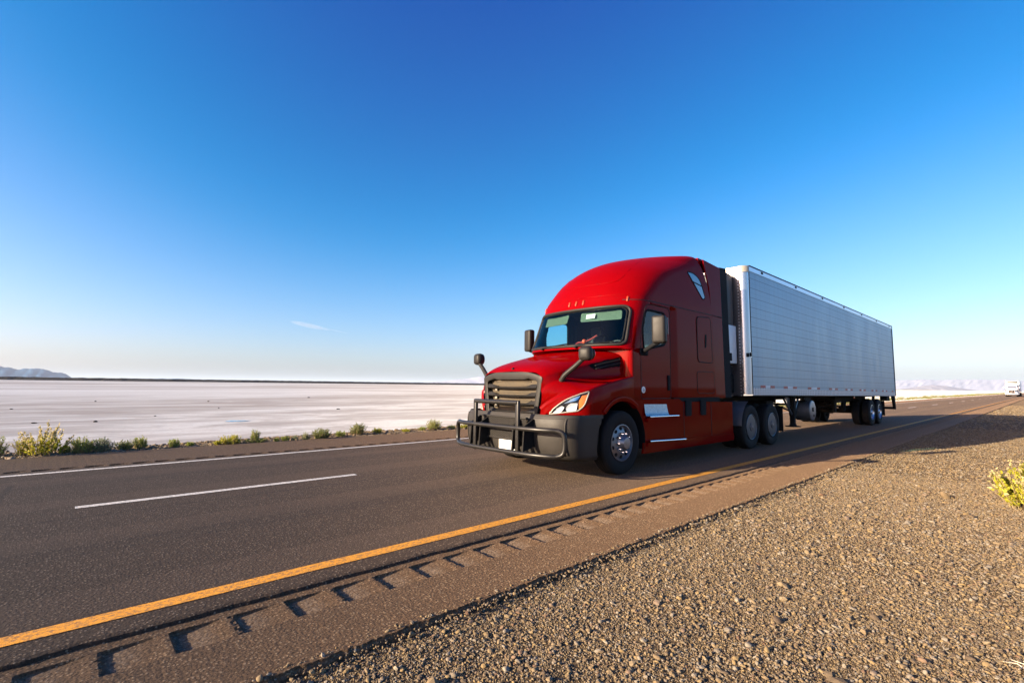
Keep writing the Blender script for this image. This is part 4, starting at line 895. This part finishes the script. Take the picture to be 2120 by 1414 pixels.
# ================================================================== TRAILER
TY = 5.90; HWD = 1.30
TR = top('semi_trailer', 'long silver refrigerated trailer coupled behind the red semi truck', 'trailer', (23.9, TY, 0))
def U(s, off): return TY + s * off
X0, X1, XC, RC = 11.66, 27.92, 11.81, .15
def zb(x): return 1.245 - (x - 11.8) / 16.1 * .115
ZT = 4.325
for s in (-1, 1):
    b = MB(); xs = np.linspace(XC, X1, 60); V = []
    for x in xs: V += [(x, U(s, HWD), zb(x) + .16), (x, U(s, HWD), ZT - .12)]
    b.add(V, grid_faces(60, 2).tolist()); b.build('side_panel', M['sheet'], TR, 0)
    b = MB(); V = []
    for x in xs: V += [(x, U(s, HWD - .03), zb(x) - .02), (x, U(s, HWD + .006), zb(x)), (x, U(s, HWD + .006), zb(x) + .165), (x, U(s, HWD - .02), zb(x) + .17)]
    b.add(V, grid_faces(60, 4).tolist()); RL = b.build('lower_rail', M['rail'], TR, 30)
    b = MB(); V = []
    for x in (XC, X1): V += [(x, U(s, HWD - .02), ZT - .135), (x, U(s, HWD + .012), ZT - .13), (x, U(s, HWD + .012), ZT - .012), (x, U(s, HWD - .05), ZT)]
    b.add(V, grid_faces(2, 4).tolist()); 
    b.build('top_rail', M['alu'], TR, 30)
    b = MB(); b.box(((XC + X1) / 2, U(s, HWD + .008), ZT - .004), (X1 - XC, .03, .022)); [b.box((x, U(s, HWD + .016), ZT - .06), (.10, .012, .05), bev=.004) for x in np.arange(12.6, 27.5, 2.45)]; b.build('roof_gutter', M['chassis'], TR)
    b = MB(); an = np.linspace(0, math.pi / 2, 16); V = []
    for a in an:
        for z in np.linspace(1.26, ZT - .13, 12): V.append((XC - RC * math.sin(a), U(s, HWD - RC + RC * math.cos(a)), z))
    b.add(V, grid_faces(16, 12).tolist()); CPo = b.build('corner_post', M['corner'], TR, 180)
    b = MB(); b.add([(XC - (RC + .012) * math.sin(a), U(s, HWD - RC + (RC + .012) * math.cos(a)), z) for a in an for z in (ZT - .16, ZT - .01)], grid_faces(16, 2).tolist()); b.add([(XC - (RC + .012) * math.sin(a), U(s, HWD - RC + (RC + .012) * math.cos(a)), ZT - .01) for a in an] + [(XC, TY, ZT + .01)], [list(range(17))]); b.build('corner_cap', M['beige'], CPo, 60)
    b = MB(); b.add([(XC - (RC + .010) * math.sin(a), U(s, HWD - RC + (RC + .010) * math.cos(a)), z) for a in an for z in (2.12, 2.24)], grid_faces(16, 2).tolist()); b.build('post_band', M['alu'], CPo, 60)
    b = MB(); b.box((XC - .12, U(s, HWD - .04), 2.18), (.05, .06, .09), Matrix.Rotation(R(-s * 45), 3, 'Z'), .01); b.box((XC - .05, U(s, HWD + .004), 2.19), (.06, .03, .09), bev=.01); b.build('side_lamp', M['black'], CPo)
    b = MB(); b.box((XC + .006, U(s, HWD + .002), 2.77), (.016, .014, 3.0)); b.box((X1 - .012, U(s, HWD + .004), 2.72), (.05, .03, 3.2)); b.build('edge_seal', M['chassis'], TR)
    # reflective tape: red blocks with white between
    tp = [(12.29, 12.59), (12.9, 13.19), (13.83, 14.11), (14.51, 14.82), (15.75, 16.05), (16.58, 16.86), (17.79, 18.1), (18.42, 18.75), (19.67, 19.91), (20.28, 20.6), (21.53, 21.81), (22.09, 22.46), (23.37, 23.69), (24.02, 24.35), (25.22, 25.5), (25.9, 26.2), (27.13, 27.45)]
    for x0, x1 in tp: b = MB(); zz = zb((x0 + x1) / 2) + .205; b.box(((x0 + x1) / 2, U(s, HWD + .002), zz), (x1 - x0, .004, .062)); b.build('reflective_tape', M['redtape'], TR)
    for x0, x1 in zip(tp[0::2], tp[1::2]): b = MB(); zz = zb(x0[1]) + .205; b.box(((x0[1] + x1[0]) / 2, U(s, HWD + .002), zz), (x1[0] - x0[1] - .01, .004, .06)); b.build('reflective_tape', M['plate'], TR, label='white reflective tape')
b = MB(); b.add([(XC, TY - HWD + .05, ZT - .01), (X1, TY - HWD + .05, ZT - .01), (X1, TY + HWD - .05, ZT - .01), (XC, TY + HWD - .05, ZT - .01), (XC, TY, ZT + .03), (X1, TY, ZT + .03)], [(0, 1, 5, 4), (4, 5, 2, 3)]); b.add([(X0, TY - 1.15, ZT - .02), (XC, TY - 1.25, ZT - .01), (XC, TY + 1.25, ZT - .01), (X0, TY + 1.15, ZT - .02)], [(0, 1, 2, 3)]); b.build('roof', M['white'], TR, 0)
b = MB(); b.add([(X0, TY - 1.15, 1.22), (X0, TY + 1.15, 1.22), (X0, TY + 1.15, ZT - .02), (X0, TY - 1.15, ZT - .02)], [(0, 1, 2, 3)]); b.build('front_wall', M['front'], TR, 0)
b = MB(); b.add([(X1, TY - 1.29, 1.13), (X1, TY + 1.29, 1.13), (X1, TY + 1.29, ZT - .02), (X1, TY - 1.29, ZT - .02)], [(0, 1, 2, 3)]); b.tube([(X1 + .03, TY, 1.2), (X1 + .03, TY, 4.2)], .03); b.build('rear_doors', M['white'], TR, 0)
b = MB(); b.add([(x, y, zb(x) + .02) for x in (X0, X1) for y in (TY - 1.28, TY + 1.28)], [(0, 1, 3, 2)]); b.box((19.6, TY, 1.12), (16, .9, .10)); b.build('floor', M['chassis'], TR, 0)
# refrigeration unit on the front wall
b = MB(); b.box((11.37, TY, 3.35), (.52, 2.04, 1.60), bev=.12); b.box((11.40, TY, 2.45), (.46, 1.8, .9), bev=.05); RF = b.build('refrigeration_unit', M['reefer'], TR, 40)
for s in (-1, 1): b = MB(); b.box((11.37, U(s, .985), 2.42), (.46, .14, .90), bev=.025); b.build('unit_side_panel', M['white'], RF); b = MB(); b.box((11.25, U(s, 1.057), 2.12), (.12, .008, .18)); b.build('unit_vent', M['black'], RF)
b = MB(); b.box((11.50, TY, 1.50), (.28, 1.9, .42), bev=.03); b.lathe([(0, 0), (.09, 0), (.09, .06), (0, .06)], (11.36, TY - .95, 1.82), (-.3, -1, 0), 20, False); b.build('unit_lower_frame', M['chassis'], RF, 40)
b = MB()
for y, dz in ((-.35, 0), (-.1, .1), (.15, .05)): b.tube([(10.35, TY + y, 1.75), (10.7, TY + y, 1.35 + dz), (11.1, TY + y, 1.4 + dz), (11.45, TY + y, 1.9)], .02, 8)
b.build('air_hose', M['black'], TR, 60)
# landing gear
for s in (-1, 1):
    b = MB(); b.box((15.40, U(s, .98), .92), (.15, .15, .56), bev=.015); b.box((15.40, U(s, .98), .55), (.12, .12, .40)); LGr = b.build('landing_gear', M['chassis'], TR)
    b = MB(); b.lathe([(0, .1), (.07, .1), (.10, .03), (.20, .02), (.20, 0), (0, 0)], (15.40, U(s, .98), .325), (0, 0, 1), 24, False); b.build('foot_pad', M['chassis'], LGr, 30)
    b = MB(); b.tube([(14.80, U(s, .95), 1.14), (15.36, U(s, .98), .66)], .03, 8); b.tube([(16.02, U(s, .95), 1.14), (15.44, U(s, .98), .66)], .03, 8); b.tube([(15.40, U(s, .98), .74), (15.40, U(s, .1), 1.1)], .025, 8); b.prism([(14.98, 1.15), (15.83, 1.15), (15.50, .88), (15.30, .88)], U(s, .93), U(s, .95)); b.build('brace', M['darkalu'], LGr, 40)
b = MB(); b.box((15.40, TY, .95), (.06, 1.9, .06)); b.box((14.0, TY - .75, .90), (.5, .28, .35), bev=.04); b.build('gear_crossbar', M['chassis'], TR)
# fuel tank of the refrigeration unit, end cap towards the road side
b = MB(); b.lathe([(0, 0), (.27, 0), (.295, .02), (.295, .42), (.27, .44), (0, .44)], (16.32, TY - 1.24, .765), (0, 1, 0), 36, False); FT = b.build('fuel_tank', M['darkalu'], TR, 40)
b = MB(); b.lathe([(0, -.012), (.10, -.012), (.25, -.006), (.285, .004)], (16.32, TY - 1.24, .765), (0, 1, 0), 36, False); b.build('tank_end', M['darkalu'], FT, 60)
b = MB(); b.box((16.28, TY - 1.256, .80), (.11, .008, .12)); b.box((16.34, TY - 1.256, .62), (.06, .008, .07)); b.box((16.32, TY - 1.1, 1.11), (.5, .05, .14)); b.build('tank_bracket', M['chassis'], FT)
b = MB(); b.lathe([(0, 0), (.27, 0), (.29, .02), (.29, .9), (.27, .92), (0, .92)], (15.2, TY - .45, .75), (0, 1, 0), 30, False); b.box((15.2, TY - .1, 1.05), (.1, 1, .12)); b.build('air_tank', M['chassis'], TR, 40)
# bogie
for s in (-1, 1): b = MB(); b.box((23.6, U(s, .50), 1.00), (4.6, .12, .22)); b.box((24.2, U(s, .55), .68), (2.6, .12, .16)); [b.lathe([(.0, -.12), (.12, -.12), (.13, 0), (.12, .12), (0, .12)], (x, U(s, .55), .86), (0, 0, 1), 16, False) for x in (23.9, 25.2)]; b.prism([(22.5, .98), (22.9, .98), (22.75, .55), (22.55, .55)], U(s, .45), U(s, .55)); b.prism([(21.2, 1.05), (21.6, 1.05), (21.5, .55), (21.35, .55)], U(s, .45), U(s, .55)); b.build('bogie_rail', M['chassis'], TR, 40)
b = MB()
for x in (23.56, 24.83): b.tube([(x, TY - 1.0, .51), (x, TY + 1.0, .51)], .075); b.lathe([(0, 0), (.08, 0), (.08, .25), (0, .25)], (x - .25, TY - .3, .62), (-1, 0, .2), 14, False)
for x in np.arange(21.6, 26.0, .55): b.box((x, TY, 1.02), (.08, 1.0, .12))
b.box((22.0, TY, .75), (.05, 1.0, .07)); [b.tube([(21.4, TY - .4 + .2 * q, .95), (22.6, TY + .4 - .2 * q, .62)], .02) for q in range(5)]
b.build('axle_assembly', M['chassis'], TR, 40)
for s in (-1, 1):
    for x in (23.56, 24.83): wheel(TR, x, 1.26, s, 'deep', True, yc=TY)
    b = MB(); b.box((25.75, U(s, .95), .62), (.012, .62, .62)); b.build('mud_flap', M['black'], TR)
    b = MB(); b.box((26.75, U(s, 1.1), 1.03), (.55, .25, .22)); b.build('tool_box', M['black'], TR)
    b = MB(); b.lathe([(0, 0), (.045, 0), (.045, .02), (0, .025)], (20.75, U(s, 1.285), 1.12), (0, s, 0), 16, False); b.build('marker_lamp', M['marker'], TR)
b = MB()
for s in (-1, 1): b.prism([(27.58, 1.14), (27.93, 1.14), (28.02, .64), (28.02, .52), (27.90, .52), (27.86, .70)], U(s, 1.17), U(s, 1.27))
b.box((27.96, TY, .575), (.11, 2.44, .11)); [b.box((27.94, U(s, .45), .85), (.10, .10, .55)) for s in (-1, 1)]; b.build('underride_guard', M['chassis'], TR)

# ================================================================== DISTANT WHITE TRUCK
WX, WY = 178., 5.72
WT = top('distant_semi_truck', 'white long-nosed semi truck approaching far down the road', 'truck', (WX, WY, 0))
def wb(nm, mat, fn, par=None, sm=30): b = MB(); fn(b); return b.build(nm, M[mat], par or WT, sm)
wb('hood', 'white', lambda b: (b.box((WX + 1.2, WY, 1.35), (2.4, 1.15, 1.05), bev=.12), [b.box((WX + 1.2, WY + s * .85, 1.0), (1.6, .55, .55), bev=.15) for s in (-1, 1)]))
gr = wb('grille', 'black', lambda b: b.box((WX - .012, WY + .02, 1.32), (.03, .95, .85)))
wb('grille_bar', 'chrome', lambda b: [b.box((WX - .035, WY + .02 + y, 1.32), (.02, .05, .85)) for y in (-.24, 0, .24)] + [b.box((WX - .03, WY + .02 + y, 1.32), (.03, .06, .92)) for y in (-.5, .5)], gr)
wb('bumper', 'chrome', lambda b: b.box((WX - .15, WY, .60), (.2, 2.4, .45), bev=.05))
wb('cab', 'white', lambda b: (b.box((WX + 3.4, WY, 1.75), (2.0, 2.0, 1.7), bev=.12), b.box((WX + 3.5, WY, 2.95), (1.9, 2.0, .5), bev=.15), b.box((WX + 5.4, WY, 2.2), (1.9, 2.3, 2.5), bev=.12), b.prism([(WX + 2.25, 2.7), (WX + 2.2, 2.78), (WX + 2.6, 2.92)], WY - .95, WY + .95)))
wb('windshield', 'roofglass', lambda b: b.box((WX + 2.375, WY, 2.40), (.03, 1.62, .55), Matrix.Rotation(R(8), 3, 'Y')))
wb('door_window', 'roofglass', lambda b: b.box((WX + 3.2, WY - 1.005, 2.35), (.8, .02, .5)))
for s in (-1, 1):
    wb('headlight', 'chrome', lambda b: b.box((WX + .35, WY + s * .88, 1.18), (.25, .36, .22), bev=.06))
    wb('exhaust_stack', 'chrome', lambda b: b.tube([(WX + 4.55, WY + s * 1.15, 1.2), (WX + 4.55, WY + s * 1.15, 4.25)], .085, 12))
    wb('air_cleaner', 'chrome', lambda b: b.lathe([(0, -.4), (.17, -.38), (.19, 0), (.17, .38), (0, .4)], (WX + 2.25, WY + s * .98, 1.85), (0, 0, 1), 18, False), None, 60)
    wb('mirror', 'chrome', lambda b: (b.box((WX + 2.7, WY + s * 1.4, 2.25), (.1, .2, .42), bev=.03), b.tube([(WX + 2.8, WY + s * 1.0, 2.2), (WX + 2.72, WY + s * 1.35, 2.2)], .03)))
    wb('wheel', 'tyre', lambda b: b.lathe([(0, 0), (.28, 0), (.3, .0), (.48, 0), (.51, .05), (.51, .24), (.48, .28), (0, .28)], (WX + 1.2, WY + s * 1.18, .51), (0, -s, 0), 28, False))
    wb('wheel', 'tyre', lambda b: [b.lathe([(0, 0), (.28, 0), (.48, 0), (.51, .05), (.51, .5), (.48, .55), (0, .55)], (WX + x, WY + s * 1.22, .51), (0, -s, 0), 28, False) for x in (6.6,)])
    wb('wheel', 'tyre', lambda b: [b.lathe([(0, 0), (.28, 0), (.48, 0), (.51, .05), (.51, .5), (.48, .55), (0, .55)], (WX + x, WY + s * 1.22, .51), (0, -s, 0), 28, False) for x in (7.9,)])
    wb('fuel_tank', 'alu', lambda b: b.lathe([(0, 0), (.3, 0), (.3, 1.6), (0, 1.6)], (WX + 4.1, WY + s * .95, .72), (1, 0, 0), 20, False))
for y in (-.6, -.3, 0, .3, .6): wb('roof_light', 'marker', lambda b: b.box((WX + 2.75, WY + y, 3.22), (.08, .08, .06)))
wb('frame', 'chassis', lambda b: b.box((WX + 4.6, WY, .75), (8.4, .9, .3)))
WTR = top('distant_trailer', 'white box trailer behind the white truck in the far distance', 'trailer', (WX + 20, WY, 0))
wb('body', 'white', lambda b: b.box((WX + 15, WY, 2.65), (15.5, 2.6, 2.9), bev=.03), WTR)
wb('refrigeration_unit', 'reefer', lambda b: b.box((WX + 7.12, WY, 3.3), (.3, 1.9, 1.4), bev=.06), WTR)
wb('underframe', 'chassis', lambda b: b.box((WX + 15, WY, 1.05), (15.3, 1.1, .25)), WTR)
for s in (-1, 1):
    for x in (19.4, 20.65): wb('wheel', 'tyre', lambda b: b.lathe([(0, 0), (.28, 0), (.48, 0), (.51, .05), (.51, .5), (.48, .55), (0, .55)], (WX + x, WY + s * 1.28, .51), (0, -s, 0), 24, False), WTR)

# ================================================================== PLANTS
def shrub(name, label, x, y, h, w, mat, n, seed, leaf_l=.05, leaf_w=.012, fl=0., spread=.45, per=14, group=None, cat='shrub', zz=None, fmat='flower', droop=.0):
    r = np.random.default_rng(seed); z0 = float(sz(np.array(x), np.array(y))) if zz is None else zz
    t = top(name, label, cat, (x, y, z0), group)
    st, lf, fw_ = MB(), MB(), MB()
    for q in range(n):
        a = r.uniform(0, 6.283); ru = math.sqrt(r.uniform(0, 1)); bx, by = .22 * w * ru * math.cos(a), .22 * w * ru * math.sin(a)
        hh = h * r.uniform(.45, 1.12) * (1 - .30 * ru * ru); tx, ty = .5 * w * ru * math.cos(a) * r.uniform(.7, 1.1) - bx, .5 * w * ru * math.sin(a) * r.uniform(.7, 1.1) - by
        p0 = np.array((x + bx, y + by, z0 - .02)); p2 = p0 + (tx, ty, hh); p1 = p0 + (tx * (.5 - spread * .4), ty * (.5 - spread * .4), hh * .55)
        ts = np.linspace(0, 1, 6)[:, None]; C = (1 - ts) ** 2 * p0 + 2 * ts * (1 - ts) * p1 + ts ** 2 * p2
        st.tube(C, np.linspace(.0042, .0015, 6) * (1 + h), 4, caps=False)
        m = max(3, int(per * hh / h))
        for e in range(m):
            tt = r.uniform(.15, 1.0); c = (1 - tt) ** 2 * p0 + 2 * tt * (1 - tt) * p1 + tt ** 2 * p2
            d = np.array((r.normal() * .5, r.normal() * .5, r.uniform(.35, 1.4) - droop)); d /= np.linalg.norm(d); sd = np.cross(d, r.normal(size=3)); sd /= np.linalg.norm(sd)
            L_ = leaf_l * r.uniform(.6, 1.3) * (1.25 - .5 * tt); w2 = leaf_w * r.uniform(.7, 1.3)
            if fl and tt > 1 - fl: fw_.add([c, c + d * L_ * .4 + sd * w2, c + d * L_ * .7, c + d * L_ * .4 - sd * w2], [(0, 1, 2, 3)])
            else: lf.add([c, c + d * L_ * .5 + sd * w2, c + d * L_, c + d * L_ * .5 - sd * w2], [(0, 1, 2, 3)])
    st.build('stems', M['stem'], t, 0, fixn=False); lf.build('foliage', M[mat], t, 0, fixn=False)
    if fw_.n: fw_.build('flowers', M[fmat], t, 0, fixn=False)
    return t
G = 'shrubs along the far road verge'
SH = [ # x, y, h, w, material, stems, label
 (-.98, 13.35, .40, .50, 'leaf_green', 90, 'bushy green shrub at the very start of the verge row, farthest from the truck'),
 (-.55, 13.15, .38, .42, 'leaf_yellow', 60, 'loose yellowish shrub between the first bushy shrub and the tall flowering plant'),
 (.02, 13.15, .17, .22, 'leaf_green', 40, 'low green tuft at the foot of the tall flowering plant'),
 (.26, 13.05, .34, .50, 'leaf_green', 120, 'dense bright green shrub, the largest one following the tall flowering plant'),
 (.58, 13.05, .29, .46, 'leaf_grey', 110, 'grey green shrub touching the dense bright green shrub'),
 (.94, 13.12, .24, .38, 'leaf_dark', 70, 'low dark green shrub between the grey green shrub and an upright olive one'),
 (1.22, 13.2, .28, .34, 'leaf_green', 80, 'upright olive shrub standing after the grey green and low dark ones'),
 (1.80, 13.15, .21, .32, 'leaf_green', 60, 'small lone spiky shrub on bare stones after the upright olive shrub'),
 (2.12, 13.25, .09, .16, 'leaf_green', 30, 'tiny green tuft beside the small lone spiky shrub'),
 (2.62, 13.0, .12, .20, 'leaf_yellow', 30, 'little straw coloured tuft at the foot of the yellowish mound'),
 (2.88, 12.95, .23, .56, 'leaf_yellow', 120, 'wide yellowish mound shaped shrub on the verge'),
 (3.38, 12.86, .34, .26, 'leaf_green', 80, 'narrow tall green shrub with low wings standing on the verge'),
 (3.42, 12.92, .13, .62, 'leaf_dark', 60, 'low spreading skirt of leaves round the narrow tall green shrub'),
 (3.86, 12.82, .10, .16, 'leaf_green', 28, 'very small sprig, first of three thin sprigs before the dark mounds'),
 (4.06, 12.84, .15, .24, 'leaf_green', 34, 'thin sprig with open twigs, second of three before the dark mounds'),
 (4.28, 12.8, .15, .18, 'leaf_grey', 20, 'wispy greyish sprig, last of three before the dark mounds'),
 (4.55, 12.78, .22, .22, 'leaf_grey', 40, 'slender grey green shrub squeezed between the wispy sprig and the wide dark mound'),
 (4.95, 12.8, .29, .56, 'leaf_dark', 170, 'wide dark green rounded mound on the verge'),
 (5.52, 12.95, .18, .36, 'leaf_green', 60, 'short ragged shrub between the two dark green mounds'),
 (6.12, 13.2, .33, .56, 'leaf_dark', 170, 'second dark green mound, taller with two humps'),
 (6.72, 13.2, .17, .36, 'leaf_yellow', 60, 'pale yellow green tuft following the two humped dark mound'),
 (7.6, 13.1, .12, .30, 'leaf_yellow', 36, 'flat straw coloured tuft on the stony edge before the bull bar'),
 (8.20, 13.15, .18, .30, 'leaf_green', 50, 'small shrub close beside the upright bushy one, before the bull bar'),
 (8.68, 13.2, .36, .60, 'leaf_green', 140, 'upright bushy green shrub, the tallest one close to the bull bar'),
 (9.25, 13.1, .14, .36, 'leaf_green', 50, 'low green tuft immediately before the bull bar'),
 (9.75, 13.0, .16, .6, 'leaf_yellow', 60, 'yellow tuft seen through the outer loop of the bull bar'),
]
for q, (x, y, h, w, m, n, lab) in enumerate(SH): shrub('verge_shrub', lab, x, y, h, w, m, int(n * 1.1), 500 + q, .055, .0068, group=G, per=15)
shrub('flowering_plant', 'tall leggy plant with straw coloured flower heads above the verge shrubs', -.27, 13.0, .62, 1.0, 'leaf_yellow', 44, 601, .07, .016, fl=.38, group=G, cat='plant', per=44)
shrub('roadside_plant', 'bright yellow green leafy plant growing alone on the gravel median', 9.02, .20, .60, .85, 'leaf_yellow', 90, 602, .055, .017, cat='plant', per=44, zz=-.08, fl=.12, spread=.7)
r = np.random.default_rng(9); tw = top('dry_twig', 'bleached dry twig lying on the near gravel', 'twig', (3.80, .13, -.06))
b = MB()
for a, L_ in ((2.2, .09), (1.5, .11), (.9, .08), (-.6, .07), (.2, .06)):
    p = np.array((3.80, .13, -.062)); b.tube(np.array([p, p + (math.cos(a) * L_ * .5, math.sin(a) * L_ * .5, .03), p + (math.cos(a + .4) * L_, math.sin(a + .4) * L_, .035)]), [.004, .003, .0015], 6)
b.build('twig', M['twig'], tw, 60)
# the continuous brush that lines the far verge towards the horizon
r = np.random.default_rng(77); lf = MB()
for x in np.concatenate([np.arange(13, 60, .22), np.arange(60, 200, .5), np.arange(200, 420, 1.2)]):
    if r.uniform() < .22: continue
    big = 1 + (x > 60) * .6 + (x > 200) * .8; y = 12.95 + abs(r.normal(0, .45)) + (x > 60) * r.uniform(0, 1.4); h = r.uniform(.18, .55) * (1 + .25 * (x > 60)); w = h * r.uniform(1., 1.7) * big; z0 = float(sz(np.array(x), np.array(y)))
    for e in range(70 if x < 60 else 46):
        u = r.normal(0, .36, 2); c = np.array((x + u[0] * w, y + u[1] * w * .7, z0 + h * r.uniform(.1, 1.) * math.exp(-1.6 * (u @ u)))); L_ = .06 * big * r.uniform(.7, 1.4)
        d = np.array((r.normal() * .6, r.normal() * .6, 1.)); d /= np.linalg.norm(d); sd = np.cross(d, r.normal(size=3)); sd *= .25 * L_ / np.linalg.norm(sd)
        lf.add([c, c + d * L_ * .5 + sd, c + d * L_, c + d * L_ * .5 - sd], [(0, 1, 2, 3)])
tag(lf.build('roadside_brush', M['brush'], None, 0, fixn=False), kind='stuff')
